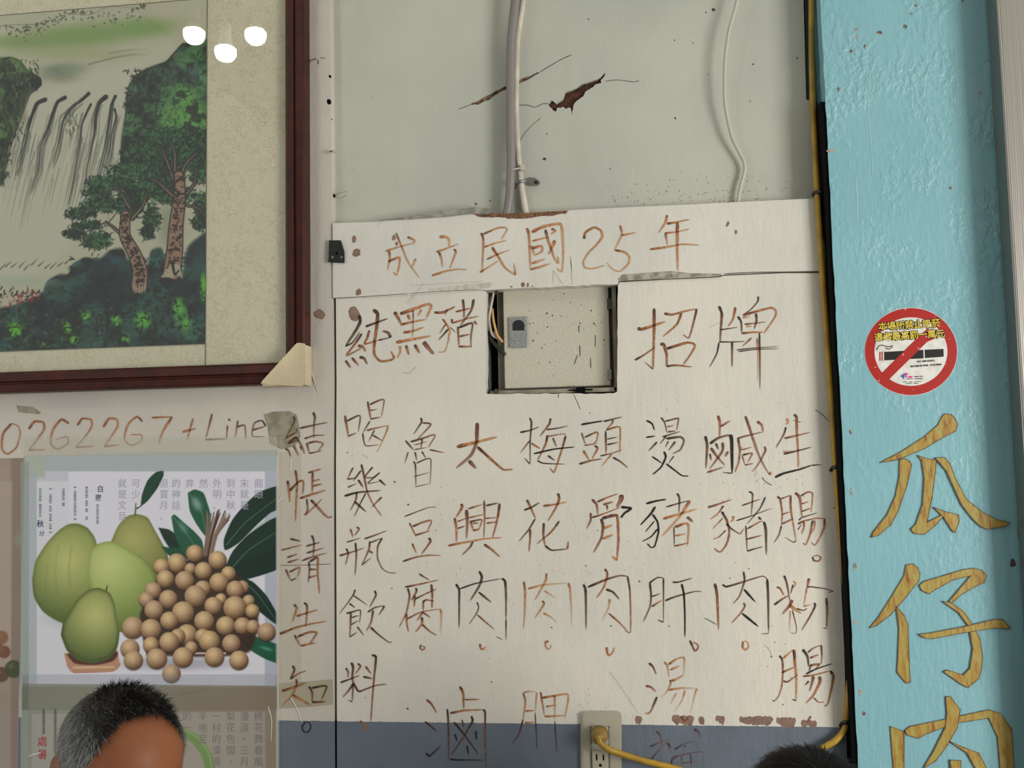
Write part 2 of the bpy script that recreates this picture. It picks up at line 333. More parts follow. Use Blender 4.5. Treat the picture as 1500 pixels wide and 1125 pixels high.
    ch(Lf, '請', B, 'b', "190,145 300,170/3!d;90,270 320,210/2.4;155,350 270,310/2.6;160,405 290,365;140,480 190,600/2.8!r;180,510 270,465 295,465 270,560;195,605 265,570;425,105 450,180 440,345/2.6;365,225 525,180;370,300 560,245;320,385 440,340 590,300;395,395 400,500 385,630/2;405,395 490,350 490,500 510,750/2.6!m;400,480 490,480;390,572 485,545/2.6!r", 2.3, dl)
    ch(Mn, '瓶', B, 'b', "850,35 880,130/2.8!r;920,15 945,40 895,110/2.6!r;810,182 960,135;730,330 850,295 1000,245/2.4;805,250 825,310 795,435/2;905,185 915,330 900,550/2.4;1005,145 1120,105 1250,55/2;1065,170 1050,270 975,435/2.2;975,435 1080,350/1.4;1075,185 1200,135/2;1200,135 1150,230 1150,360 1200,470 1270,515 1355,520/2;1060,280 1100,305/3!r", 2.3)
    B = (400, 850, 7.5)
    ch(Lf, '告', B, 'm', "230,265 260,310 210,460/2.6;260,395 370,360 490,325;340,245 375,290 360,515/2.8;75,585 100,580 250,520 440,475 590,450/2.6;235,600 300,725/2.8;270,620 400,570 480,575 430,660 400,690/2.6;305,720 470,685", 2.4, dl)
    ch(Mn, '飲', B, 'b', "905,100 870,180 725,375/2;880,165 1040,275/2.2;840,255 900,300/2.6!d;805,365 865,350 960,330 950,470/2.2;855,360 850,500 840,625/2.4;840,625 925,570/1.8;865,410 945,385/1.8;855,490 940,440/1.8;925,510 1000,610/2.6;1115,115 1130,165 1060,300/2.6;1040,350 1120,300 1215,280/2;1215,280 1215,300 1160,385/2.2;1100,330 1080,450 1025,560/2.4;1070,515 1150,590 1270,680 1305,675/2.2!d", 2.2)
    B = (400, 940, 7.5)
    ch(Lf, '知', B, 'm', "215,265 235,310 190,410/2.8!d;190,410 280,350 365,320/2.4;100,540 200,510 360,450/2.8;255,410 260,480 205,590 100,705/2.6;215,585 330,650 415,700/2.8;395,490 430,560 430,660/2.8!d;425,510 550,485 590,500 530,640/2.6!d;425,665 580,658/2.8!d", 2.4, dl)
    ch(Lf, '。', B, 'k', "360,880 320,930 335,985 385,990 415,940 400,890 360,880/1.6", 1.6, dl)
    ch(Mn, '料', B, 'b', "800,290 825,330 825,395/2.4;860,230 880,280 870,400 880,450 870,660/2.8;870,660 825,640/2;930,240 960,270 905,355/2.8;740,450 860,405 950,370/2.6!d;885,460 820,550 765,610/2.4;880,450 940,545 1020,520 1130,480 1250,465/2.8;1015,270 1080,355/2.8!r;990,385 1095,405/2.6;1085,150 1130,170 1110,400 1090,650 1075,880/2.8!m", 2.4)
    ch(Mn, '，', B, 'm', "955,870 1020,930 1000,985/2.6", 2.4)
    B = (570, 600, 7.5)
    ch(Mn, '魯', B, 'b', "350,90 355,140 270,270/2.2!d;365,145 460,165 305,330/2;180,340 275,450/2.6;235,355 370,315 490,275 500,300 430,415/2;275,390 425,350/1.5;280,440 420,415/1.7;365,320 350,430/2;210,465 170,595/1.8;285,465 305,560/2.2;360,460 405,535/2.4;445,440 610,475/2;270,570 290,620 295,845/2;300,590 400,545 460,555 450,830/1.8;275,735 445,690/1.3;285,850 455,810/1.3", 2)
    ch(Mn, '太', B, 'r', "970,145 965,250 960,360 900,500 735,645/4;745,410 950,360 1190,300/4.4!o;970,410 1060,490 1170,590 1260,660 1360,655/3.8!m;875,560 960,650/5", 4)
    B = (570, 720, 7.5)
    ch(Mn, '豆', B, 'm', "170,275 350,205 440,175 520,170/1.6!d;225,345 300,500/2.4;260,385 350,345 455,315 460,350 420,430/2.2;290,480 455,430/2.2;255,570 300,680/2.6;435,510 455,550 355,690/2.4;150,768 300,720 440,700 570,703/2", 2.2)
    ch(Mn, '興', B, 'm', "795,135 800,180 735,285/3;720,290 740,400 740,560/3;750,330 850,295/2;755,405 835,380/2;850,200 860,350 850,520/3.4!r;870,190 1030,140/2;1045,100 1050,300 1040,520/2.4;1065,155 1200,125/2.4!d;1215,130 1195,280 1135,520/3;870,290 1050,250/2.2;1060,295 1190,285/2;1070,350 1190,330/2;895,320 925,430/2.6;900,330 1020,310 990,410/2.4;925,350 985,345/2.2;925,430 1000,410/2.4;650,595 800,565 1050,520 1245,505/2.2!o;920,550 890,610 800,700/2.6;1045,580 1130,640 1220,720/2.8", 2.3)
    B = (570, 820, 7.5)
    ch(Mn, '腐', B, 'm', "330,155 445,225/2.4!d;175,300 350,265 545,222/2;205,310 225,400 190,580 110,740/2.2;190,590 195,700 215,795/2.6;295,310 300,350 240,450/2.4;285,390 275,520/2.6;290,430 400,375 525,320/1.8;465,270 475,400 470,535/2.6;370,465 410,440 495,455/2.4;375,465 375,560/2.6;375,570 305,670/2;375,580 460,640/2.4;200,650 350,575 560,540/1.8;560,540 575,600 565,820/2.6!f;360,630 360,705 290,795/2.4;365,710 440,780 520,830/2.6", 2.3)
    ch(Mn, '。', B, 'm', "350,935 340,970 370,990 395,965 360,945/2.2", 2)
    ch(Mn, '肉', B, 'g', "735,265 770,330 770,450 770,750/2.4;775,320 950,260 1240,205/2;1240,205 1275,240 1285,400 1285,650/2.8;1285,650 1285,890/1.5;990,125 1020,190 990,290 890,450/2.8!d;985,355 1125,470/2.8;965,465 985,520 960,590 880,710/1.8;970,605 1160,770/2.4!m;1180,845 1250,880/1.2", 2.3)
    ch(Mn, '。', B, 'm', "1000,925 1005,970 1040,985 1055,955/2.4", 2)
    B = (600, 980, 6.25)
    ch(Mn, '滷', B, 'b', "155,280 200,320 250,405/2.8!r;140,480 255,575/2.8!d;150,770 185,795 290,700/2.2!g;460,160 490,220 497,375/2.6!m;505,280 640,278/2.4!m;345,365 355,500 358,845/2.2;370,405 500,380 670,372/2.6!m;670,372 692,400 690,600 700,905/2.4;405,485 500,600 630,780/2.4!d;565,430 575,480 500,610 380,790/2.4!d;480,465 495,535/2!g;415,595 435,660/2.2!k;605,565 612,650/2.2!k;525,700 540,785/2.2!k;375,815 400,830 690,835/2!g", 2.3)
    ch(Mn, '胛', B, 'f', "1040,220 1060,300 1040,460/2.4!o;1040,460 1000,600 940,680/1.6!g;1045,215 1100,205 1160,210/2;1165,215 1150,400;1150,400 1165,700 1150,715/1.5!g;1060,385 1145,380!o;1055,492 1150,488/2.4!o;1200,210 1235,430!o;1210,265 1330,245 1445,230 1450,300 1420,450/2.4!o;1250,345 1340,330!o;1235,435 1430,425!o;1330,240 1330,480;1330,480 1350,780/1.5!g", 2.3)
    B = (750, 600, 7.5)
    ch(Mn, '梅', B, 'm', "195,90 215,150 200,350 200,600/2.4!d;200,600 135,530/1.5!g;90,250 190,230 300,190/2.2!g;195,340 90,480/1.8;215,370 310,430/2.2;425,95 410,160 305,295/2.6;380,220 500,205 615,178/2.2!g;390,280 370,380 280,560/2.6;280,560 350,590 590,600/1.5!g;395,295 570,265 590,290/2;590,290 560,400 490,620 460,690 415,640/2.2;450,310 490,410/2.6!d;240,485 460,435 690,410/2.4!k;395,505 470,560/2.6!d", 2.2)
    ch(Mn, '頭', B, 'm', "760,165 900,140 1000,125/2.2!k;765,255 810,395/2.6!r;800,305 920,250 945,260 930,340 900,370;800,395 940,370;785,450 850,555/2.8!o;910,395 940,430 880,540/2.4;740,598 870,560 990,540/2.4;1010,130 1090,110 1210,80/2.2!d;1110,115 1100,150 1040,215;1030,235 1035,490/2.8!d;1035,225 1150,190 1190,210 1185,480/2.2;1045,325 1160,300/1.6!d;1045,385 1170,360/2!d;970,510 1100,480 1210,440/2;1095,490 980,630/2!o;1110,525 1190,570 1275,640/2.6!d", 2)
    B = (750, 710, 7.5)
    ch(Mn, '花', B, 'm', "165,165 200,240 260,370/2.6;135,280 220,245 305,195/2.2!g;345,235 480,215 600,190/3!o;505,95 520,150 490,240 395,400/2.8;255,375 180,500 75,625/1.8!d;200,490 200,600 185,740/2.4;350,420 345,560 365,670/2.6;365,670 440,720 610,705/2!g;610,705 620,620/2.8!r;520,400 430,520 270,655/2.2", 2.3)
    ch(Mn, '骨', B, 'm', "880,160 930,220 945,330/3.2!r;940,190 1050,140 1165,100/2.6;1005,220 1115,185/2.8!r;1045,225 1050,280/2.6;1200,110 1200,160 1150,250/5.4!r;865,310 865,390 820,485/3!r;880,360 980,330 1200,245/2.4;1200,245 1310,260 1240,310 1195,365/3!k;980,375 1000,450 985,580 895,750/3;990,370 1130,335 1160,360 1170,600 1155,830/3.4;1155,830 1095,785/4!o;1005,480 1110,440/3!o;1000,595 1115,545/3.4!o", 2.6)
    B = (750, 820, 7.5)
    ch(Mn, '肉', B, 'f', "130,240 145,350 140,600 125,765/2.6!o;175,320 350,275 620,255/2.2;620,255 640,330 655,560 655,720/2.4;380,150 370,230 250,450/2.6!o;355,340 490,425/2.2;335,450 350,490 250,645/2.4!o;345,585 430,630 500,695", 2.3)
    ch(Mn, '。', B, 'o', "400,895 370,905 370,945 390,980 420,970 430,930/2.6", 2)
    ch(Mn, '肉', B, 'm', "785,270 810,350 815,770/3!d;835,300 1040,215 1180,175 1270,180/2.6!d;1270,180 1295,330 1305,600 1300,800 1240,770/2.4!m;1020,100 1050,160 1010,300 930,420/2.6;1035,325 1110,355 1180,435/2.6!d;1075,430 1060,530 990,670/2.2!f;1065,590 1180,690 1260,775/2", 2.3)
    ch(Mn, '。', B, 'o', "1040,960 1050,1030 1075,1050 1110,1010 1125,960/2.6", 2)
    B = (930, 600, 7.5)
    ch(Mn, '燙', B, 'd', "130,120 190,155 215,225/2.6!k;125,305 225,290/2.2!k;245,355 150,455/2.2;290,85 330,150 355,260/2;330,130 470,95 480,110 460,230/1.9;355,190 435,170!o;365,245 450,235/2;305,300 400,270 500,240/2.2;350,285 275,380/2;345,320 500,300 540,345 500,440 415,485/2.6;370,345 335,415/1.6;445,350 370,450/2.2;190,515 300,590/2.2!k;320,460 340,520 290,630 195,715/2.6!k;430,510 370,590/2;345,595 430,660 520,725 590,730/2.4!k", 2)
    ch(Mn, '鹹', B, 'r', "915,65 935,150 930,300/2.8;945,185 1050,120/2.8;775,290 795,400 780,650/3.4!d;825,375 920,310 1050,275/3!d;1050,275 1065,350 1070,700/3.6!k;1070,700 960,690/1.4!g;835,420 900,510 990,615/3;965,360 960,460 820,655/2.8;890,370 920,440/2.8!d;825,485 840,560/3!d;1025,460 990,520/3;795,690 980,630/2.4;1125,320 1200,295 1410,245/2.4;1135,320 1155,450 1140,580 1100,690/2.8!m;1170,445 1290,410/2;1180,505 1210,610/2;1180,500 1290,480 1240,580/2!m;1210,610 1305,590/2!m;1215,70 1270,230 1330,420 1400,580 1475,710/3;1345,130 1395,170 1410,245/3.4;1425,405 1435,450 1370,580 1285,690/2.4;1475,715 1500,685/4", 2.3)
    B = (930, 710, 7.5)
    ch(Mn, '豬', B, 'd', "125,208 230,180 345,160/2.6!k;225,240 175,320 60,445/2.4!k;195,325 250,410 260,520 220,670 180,690 135,645/2.4!k;215,400 115,520/1.6!k;250,485 180,570 80,625/1.8!k;465,95 490,150 485,310/2.8!d;345,245 480,205 590,175/2.2;590,175 590,200 500,340 415,440 300,565/2.8!o;310,375 500,320 685,265/3!o;575,355 640,410/4!b;430,465 435,680/2;440,465 585,430 580,680/3.4!o;445,560 565,540/2.4!o;435,675 590,640/2.4!m", 2.2)
    ch(Mn, '豬', B, 'm', "805,250 900,220 1070,160/2.8!r;975,230 920,310 830,380/1.8;955,295 1010,390 1040,520 1010,650 940,740 870,700/2.6;965,370 850,490/1.6;1000,500 930,570 860,600/1.6;1005,430 1070,490 1155,545/2.4!d;1155,545 1200,480/1.4;1080,345 1080,385 1050,410/2.6!o;1255,75 1295,110 1280,340/2!d;1175,230 1390,155/1.8;1115,395 1260,350 1500,260/1.8!d;1435,135 1370,270 1230,435/2!g;1360,355 1390,385/2.4!k;1220,450 1235,735/2!d;1235,485 1380,405 1420,410/2;1420,410 1440,500 1445,775/2.8!g;1225,600 1400,555/2;1235,730 1300,710 1410,680/1.8!d", 2.2)
    B = (930, 820, 7.5)
    ch(Mn, '肝', B, 'd', "165,250 180,400 165,520 95,675/2.2;160,255 250,195 315,200/2.4;315,200 315,400 315,685/2.2;315,685 250,660/2;190,405 280,370/1.8;185,515 295,445/2.4!m;415,245 480,245 635,200/2.2;515,265 540,380 550,600 550,850/2.6!k;335,450 430,410 650,350 735,350/2!g", 2.2)
    ch(Mn, '。', B, 'm', "605,885 660,1000 695,970 690,930 640,905/2.4", 2)
    ch(Mn, '肉', B, 'd', "880,260 905,400 920,770/3!m;965,270 1010,295 1200,240 1400,180 1455,210/2.4;1455,210 1465,400 1470,810/2.6!g;1470,810 1380,815/1.2!g;1195,130 1205,230 1150,400 1080,480/2.4;1200,325 1325,465/2.8!k;1195,475 1210,510 1160,590 1060,700/2!m;1180,590 1360,735/3!k", 2.2)
    ch(Mn, '。', B, 'o', "1190,895 1185,960 1215,990 1250,960 1240,905 1200,890/2.4", 2)
    B = (930, 950, 7.5)
    ch(Mn, '湯', B, 'f', "155,160 200,200 235,285/2.8!d;120,410 180,425 230,475/2.6!m;245,530 180,680 155,715/2.4!d;155,715 110,710/2.4!o;325,145 360,200 380,320!o;370,175 450,120 520,95/2.4!o;520,95 545,115 535,320;390,235 495,190/2.8!o;380,360 450,340 530,295/2.6!o;400,370 355,470 290,540;365,455 520,435 685,440/2.6;685,440 665,490 610,720/2;455,490 385,625/2;550,460 520,570 430,700/2", 2.2)
    ch(Mn, '麵', B, 'y', "240,910 285,970 300,1150/2.2;165,1080 280,1030 395,990/2;355,1040 385,1075 360,1125/2.4;655,885 700,920 720,990/4;435,1110 550,1045 670,1010/2.2;550,1060 545,1125/2", 2.3)
    ch(Mn, '面', (780, 980, 3), 'y', "520,400 565,345 620,300/1.8;600,330 620,385/2;610,435 615,395 650,380 750,365 745,450/2.2;655,385 660,450/1.8;695,375 700,450/1.8;660,415 745,400/1.8", 2)
    B = (1080, 600, 9.375)
    ch(Mn, '生', B, 'd', "680,125 700,170 670,210/3!o;670,240 640,340 530,530/2;650,395 800,360 1010,310/2.4!r;780,65 815,110 820,300 835,560 840,800/3!m;640,610 830,565 1020,515/2.4;640,585 790,565/2.4!f;520,930 640,875 860,820 1020,765/2.8!k;1020,765 1165,755/1.8", 2.3)
    B = (1090, 710, 9.375)
    ch(Mn, '腸', B, 'm', "460,160 500,210 525,400 515,560/2.6!m;515,560 480,690 410,800/1.8!g;505,195 640,145/1.8;640,145 645,350 715,770/2.6;715,770 680,790 560,720/1.6;520,410 640,370;520,540 680,465/2.6;705,110 765,180 790,400 800,440/3!r;780,155 880,100 940,120 935,250 920,385/2.2;790,265 890,230/1.6;790,370 920,320/2.2;755,490 800,450 1010,385/1.8!d;740,540 820,500 1000,460 1105,465/2;1105,465 1100,580 1050,710 975,830 925,790/2.2;820,510 825,580 790,680/2.4;945,490 900,700 850,820 810,800/2.2;970,490 970,580 910,690/2!o;740,620 790,540/1.6!d", 2.2)
    ch(Mn, '。', B, 'm', "940,990 960,1040 1020,1050 1055,1000 1000,970 950,985/2", 2)
    B = (1090, 820, 9.375)
    ch(Mn, '粉', B, 'm', "550,215 590,330 630,570/2.8!d;450,375 495,395 550,490/2.4;675,340 640,470/2.4!d;680,295 710,330 680,390/1.8!o;415,620 510,550 610,490/2.4!d;665,550 610,650 520,750/3.4!r;625,620 700,680 790,735/3.6!o;635,700 625,1000/2!f;665,690 720,920 710,1010 640,1000/1.3!d;895,255 865,380/3.4!m;865,380 820,640/2.2!o;820,640 940,610/2.4!f;870,385 900,370 1100,395 1225,435 1150,445/1.8!d;965,590 975,640 900,790 790,970/2.6!d;1130,520 1140,700 1135,940/2.8!m;1135,940 1080,940/1.8;720,670 820,695 870,665/1.6!g", 2.2)
    B = (1090, 940, 9.375)
    ch(Mn, '腸', B, 'm', "485,190 525,250 535,400 520,600 480,740 415,820/2.6;415,820 390,800/1.6!d;540,230 650,130 690,110/2.4!o;690,110 700,300 720,500 715,810/3.2!o;670,110 700,300/1.6!d;715,810 660,790/2.4!d;520,425 700,345/2.8;540,540 600,550 740,450/2.6!r;805,105 870,200 890,350/2.8!d;875,150 950,90 1060,45/2;1060,45 1070,200 1060,310/2.4!d;905,225 1030,175/2.6;900,330 1040,305 980,375/2.8;915,340 890,410/2!d;850,445 980,380 1210,300/1.7!k;810,475 950,460 1180,400/2.2!m;1180,400 1225,470 1200,640 1150,850 1105,890/2.8!m;955,475 930,580 900,680/3.2!r;890,540 840,600/2.8!d;1040,475 1040,560 950,740 850,845/3;960,770 1020,830 1100,830/2", 2.3)
    B = (0, 560, 3.571)
    red = 'r'
    for g, dt in (('0', "60,215 15,270 10,350 40,375 85,340 105,270 95,230 60,215"), ('2', "150,245 180,205 225,210 230,245 190,305 150,355;150,355 240,352"), ('6', "360,215 320,195 275,250 265,320 300,350 355,320 350,285 290,300"),
                  ('2', "405,225 430,190 475,195 480,230 440,290 395,340;395,340 495,335"), ('2', "540,235 570,190 610,195 615,230 580,285 545,335;545,335 625,328"), ('6', "745,205 715,180 670,220 650,290 680,330 735,310 740,275 680,275"),
                  ('7', "795,185 900,180;900,180 850,260 830,325"), ('+', "955,260 1030,240;1010,190 975,310")):
        ch(Lf, g, B, 'o', dt.replace(';', '!p;')+'!p', 2.5, dl)
    for g, dt in (('L', "1110,165 1075,300;1075,300 1190,295"), ('i', "1190,225 1185,300;1195,190 1205,203"), ('n', "1245,200 1230,290;1240,235 1280,225 1285,300"), ('e', "1320,250 1390,230;1390,230 1370,200 1330,215 1320,280 1385,285")):
        ch(Lf, g, B, 'b', dt, 2.2, dl)
M_gold = None
def pillar_letters():
    m = bpy.data.materials.new('ochre_lettering'); m.use_nodes = True; nt = m.node_tree; N = nt.nodes; L = nt.links; b = N['Principled BSDF']
    tc = N.new('ShaderNodeTexCoord'); mp = N.new('ShaderNodeMapping'); mp.inputs['Scale'].default_value = (1, 1, .22); mp.inputs['Rotation'].default_value = (0, -.2, 0); L.new(tc.outputs['Object'], mp.inputs['Vector'])
    n = N.new('ShaderNodeTexNoise'); n.inputs['Scale'].default_value = 150; n.inputs['Detail'].default_value = 6; n.inputs['Roughness'].default_value = .65; L.new(mp.outputs['Vector'], n.inputs['Vector'])
    r = N.new('ShaderNodeValToRGB'); e = r.color_ramp.elements; e[0].position = .38; e[0].color = (*lin((158, 148, 76)), 1); e[1].position = .68; e[1].color = (*lin((128, 74, 30)), 1)
    x = e.new(.54); x.color = (*lin((160, 126, 44)), 1); L.new(n.outputs['Fac'], r.inputs['Fac']); L.new(r.outputs['Color'], b.inputs['Base Color']); b.inputs['Roughness'].default_value = .45
    bp = N.new('ShaderNodeBump'); bp.inputs['Strength'].default_value = .4; bp.inputs['Distance'].default_value = .002; L.new(n.outputs['Fac'], bp.inputs['Height']); L.new(bp.outputs['Normal'], b.inputs['Normal'])
    mo = mat('lettering_outline', (112, 92, 52), .6, var=(90, (92, 50, 30), .4, .6))
    A = (1180, 580, 4.019); Bq = (1180, 800, 3.4625)
    G = [('瓜', A, ["440,392 560,330 700,240 780,170 805,120 820,105 860,110 885,140 895,170 885,205 800,250 700,310 580,360 520,380",
      "555,372 590,370 615,385 625,410 600,520 545,680 500,760 430,820 385,832 400,800 480,700 530,590 552,480",
      "660,350 700,365 770,380 765,450 745,600 715,745 805,700 810,712 760,765 700,815 640,810 620,785 650,755 690,640 700,480 685,380",
      "755,655 820,680 900,700 905,740 880,805 862,790 815,715", "765,365 820,362 850,400 890,500 950,610 1050,690 1130,730 1198,745 1180,765 1070,785 1035,770 990,730 920,640 870,530 830,440"]),
     ('仔', Bq, ["325,415 370,360 440,250 500,150 510,95 545,90 568,108 580,140 575,175 500,270 430,350 365,400", "460,305 500,350 520,400 525,560 532,690 510,695 465,640 470,540 475,420",
      "578,200 600,180 700,150 800,120 850,112 895,122 918,150 905,185 860,205 800,240 740,288 728,280 840,150 750,170 660,220 625,242 590,225", "695,280 740,288 800,330 850,400 885,470 898,560 893,620 880,670 825,718 790,700 700,637 720,628 800,655 835,620 850,520 830,410 780,340",
      "575,448 640,440 800,410 960,372 1000,372 1038,418 960,415 800,440 640,470 600,465"]),
     ('肉', Bq, ["430,915 500,940 500,1180 450,1180", "505,935 530,915 700,880 930,830 990,850 1045,930 1060,1180 992,1180 975,970 930,872 750,900 620,950 570,975 515,958",
      "712,765 735,762 785,830 770,920 720,1010 660,1090 600,1125 650,1040 710,920 718,850", "730,990 800,1020 880,1050 920,1130 900,1160 870,1140 820,1050", "735,1085 790,1090 785,1160 740,1170"])]
    for g, (ox, oy, s), polys in G:
        bm = bmesh.new(); bo = bmesh.new()
        for zi, t in enumerate(polys):
            dz = DP-.0012-.0004*zi
            pts = [tuple(float(v) for v in q.split(',')) for q in t.split()]; pts = [(ox+x/s, oy+y/s) for x, y in pts]
            bm.from_mesh(slab([pts], dz, DP-.0002))
            cl = pts+[pts[0]]
            for i in range(len(pts)):
                (x0, y0), (x1, y1) = cl[i], cl[i+1]; l = math.hypot(x1-x0, y1-y0); nx, ny = -(y1-y0)/l*.55, (x1-x0)/l*.55
                ex, ey = (x1-x0)/l*.5, (y1-y0)/l*.5
                vs = [bo.verts.new(P(x, y, dz-.0002)) for x, y in ((x0+nx-ex, y0+ny-ey), (x1+nx+ex, y1+ny+ey), (x1-nx+ex, y1-ny+ey), (x0-nx-ex, y0-ny-ey))]
                bo.faces.new(vs)
        o = link('painted_character', bm_done(bm), m, pillar, label='large ochre brush-painted character '+g)
        link('outline', bm_done(bo), mo, o)
# ---------------------------------------------------------------- the setting
DP = -.03                                            # front of the blue pillar
def jag(p0, p1, n, a):
    return [(p0[0]+(p1[0]-p0[0])*i/n+random.uniform(-a, a)*.5, p0[1]+(p1[1]-p0[1])*i/n+random.uniform(-a, a)) for i in range(n+1)]
X0 = -1.75; X1 = 1.75; ZT = 3.2
floor = link('floor', box((X0, -3.46, -.05), (X1, .30, 0)), mat('floor_tile', (120, 112, 104), .4, var=(3, (104, 98, 92), .4, .6)), kind='structure')
ceiling = link('ceiling', box((X0, -3.46, ZT), (X1, .30, ZT+.05)), mat('ceiling_white', (205, 205, 198), .8), kind='structure')
wall_back = link('wall_back', box((X0, .058, 0), (X1, .30, ZT)), mat('old_plaster_core', (96, 82, 68), .9, bump=(30, .5, 4)), kind='structure')
zt = ZT-.0005
wall_front_added = link('wall_front_added', box((X0, -3.46, 0), (X1, -3.4, ZT)), mat('dark_reflection_wall', (58, 55, 52), .8, var=(2, (46, 44, 42), .4, .6)), kind='structure')  # unseen dark wall added so the picture glass reflects less light
def W(px, py, d): return P(px, py, d)
# --- old plaster at the left, around the picture
xl = X0+.001; dleft = .0008
lp = [Vector((xl, dleft, .001)), Vector((P(492, 1125, dleft).x, dleft, .001)), W(490.3, 1125, dleft), W(488.6, 690, dleft), W(489.6, 560, dleft), W(488.4, 437, dleft), W(486, 330, dleft), W(484, 100, dleft), W(483, 0, dleft), Vector((P(482.3, -200, dleft).x, dleft, zt)), Vector((xl, dleft, zt))]
panel_left = link('panel', slab([lp], dleft, .0575, world=True), M_left, wall_back, label='old plaster field at the left with the red phone number')
# --- upper recessed panel with the broken hole
du = .024
hole = [(803, 153), (808, 147), (815, 151), (824, 147), (828, 136), (840, 131), (851, 124), (862, 120), (872, 117), (879, 113), (886, 107), (887, 109), (880, 117), (881, 122), (874, 123), (866, 129), (858, 135), (855, 141), (848, 146), (841, 152), (839, 160), (838, 170), (836, 158), (830, 159), (824, 157), (816, 158), (814, 164), (809, 160)]
slot = [(688, 153), (700, 147), (716, 139), (730, 131), (744, 125), (760, 116), (775, 111), (788, 105), (790, 107), (778, 114), (760, 122), (744, 130), (730, 137), (716, 146), (700, 153)]
up_ = [Vector((P(485.5, 340, du).x, du, P(485.5, 345, du).z)), W(485.5, 0, du), Vector((P(484, -200, du).x, du, zt)), Vector((P(1169, -200, du).x, du, zt)), W(1177, 0, du), W(1181, 146, du), W(1188, 147, du), W(1194, 320, du), W(850, 345, du)]
hole = [q for i in range(len(hole)) for q in jag(hole[i], hole[(i+1) % len(hole)], 3, .9)[:-1]]
slot = [q for i in range(len(slot)) for q in jag(slot[i], slot[(i+1) % len(slot)], 3, .8)[:-1]]
panel_upper = link('panel', slab([up_, [W(x, y, du) for x, y in hole], [W(x, y, du) for x, y in slot]], du, .05, world=True), M_upper, wall_back, label='greenish white upper panel, set back, with a broken hole')
o = link('hole_core', slab([[(795, 175), (795, 98), (895, 98), (895, 175)]], du+.006, .0575), M_rust, panel_upper)
o = link('hole_core', slab([[(684, 158), (684, 100), (794, 100), (794, 158)]], du+.004, .0575), mat('plywood_core', (92, 66, 44), .9, bump=(200, .8, 4), var=(90, (140, 118, 90), .45, .6)), panel_upper)
# --- header board
dh_ = -.0022
hp = [(487, 327), (550, 325), (600, 321), (655, 316.5), (690, 313), (700, 316)]+jag((705, 318), (800, 315), 22, 1.3)+[(812, 311), (835, 308), (900, 304.5), (1000, 300), (1100, 295), (1196, 290.5), (1215, 398), (1150, 398), (1061, 402)]
hp += [(1050, 405), (960, 409), (906, 412)] + [(905, 416)]+jag((900, 416), (790, 421), 14, .9)+[(780, 421), (711, 425)]+[(640, 429), (598, 432), (545, 435), (492, 437), (488, 436)]
panel_header = link('panel', slab([hp], dh_, .03), M_head, wall_back, label='narrow header board with the orange founding-year line')
# --- main board with the niche
dm = 0.0
nl = jag((712, 427), (711, 576), 16, .8); nb = jag((716, 577), (900, 576.5), 22, .8); nr = jag((904, 574), (905, 418), 16, .7)
mp_ = [(492, 435.6), (545, 434), (600, 430.5), (640, 427.5), (700, 424.5)]+nl+nb+nr+[(907, 413.5), (960, 410.5), (1060, 404), (1150, 400), (1215, 400), (1222, 560), (1231, 780), (1238, 1000), (1241, 1125)]
mw = [W(x, y, dm) for x, y in mp_]+[Vector((P(1243, 1200, dm).x+.02, dm, .001)), Vector((P(494, 1150, dm).x, dm, .001)), W(493.8, 1125, dm), W(492.2, 690, dm), W(493, 560, dm)]
panel_main = link('panel', slab([mw], dm, .05, world=True), M_main, wall_back, label='large cream board with the brushed menu and grey lower band')
link('panel', pxbox(483, -150, 497, 1250, .045, .0575), M_gap, wall_back, label='black strip painting the shade behind the vertical board seam')  # black backing gives the open seam its shade as colour
# dark edge line right of the boards
gl = [P(1202+.0493*y-8, y, -.027) for y in (149, 1250)]; gr_ = [P(1202+.0493*y+4, y, -.027) for y in (1250, 149)]
link('panel', slab([gl+gr_], -.027, .0575, world=True), M_gap, wall_back, label='black strip in the gap beside the blue pillar')
# --- blue pillar
pe = []
for y in range(-150, 1260, 18):
    x = 1202+.0493*y; pe.append((x+random.uniform(-.7, .7), y))
pl = [Vector((P(1183, -200, DP).x, DP, zt))]+[W(x, y, DP) for x, y in pe]
pl.append(Vector((pl[-1].x+.004, DP, .001)))
xr = P(1560, 600, DP).x
pl += [Vector((xr, DP, .001)), Vector((xr, DP, zt))]
pillar = link('pillar', slab([pl], DP, .0575, world=True), M_pillar, label='turquoise painted plaster pillar with large ochre lettering at the right', cat='pillar')
link('painted_return', slab([[(1176, -150), (1215, -150), (1215, 150), (1182, 150)]], .047, .0575), mat('shaded_teal', (74, 118, 122), .5), pillar)  # pillar side in darker teal, its shade put into the colour
for p_ in pillar.data.polygons: p_.use_smooth = False
# --- stainless post
ds = -.085
sp = [W(1461, 0, ds), W(1480, 320, ds), W(1500, 640, ds), W(1530, 1125, ds)]
x_t, z_t, x_b, z_b = sp[0].x, sp[0].z, sp[2].x, sp[2].z
M_steel = bpy.data.materials.new('brushed_steel'); M_steel.use_nodes = True
b_ = M_steel.node_tree.nodes['Principled BSDF']; b_.inputs['Metallic'].default_value = 1; b_.inputs['Roughness'].default_value = .38; b_.inputs['Base Color'].default_value = (*lin((176, 170, 164)), 1)
nt = M_steel.node_tree; tc = nt.nodes.new('ShaderNodeTexCoord'); mp = nt.nodes.new('ShaderNodeMapping'); mp.inputs['Scale'].default_value = (1, 1, .004); n = nt.nodes.new('ShaderNodeTexNoise'); n.inputs['Scale'].default_value = 420; n.inputs['Detail'].default_value = 4
nt.links.new(tc.outputs['Object'], mp.inputs[0]); nt.links.new(mp.outputs[0], n.inputs['Vector']); bp = nt.nodes.new('ShaderNodeBump'); bp.inputs['Strength'].default_value = .25; bp.inputs['Distance'].default_value = .001
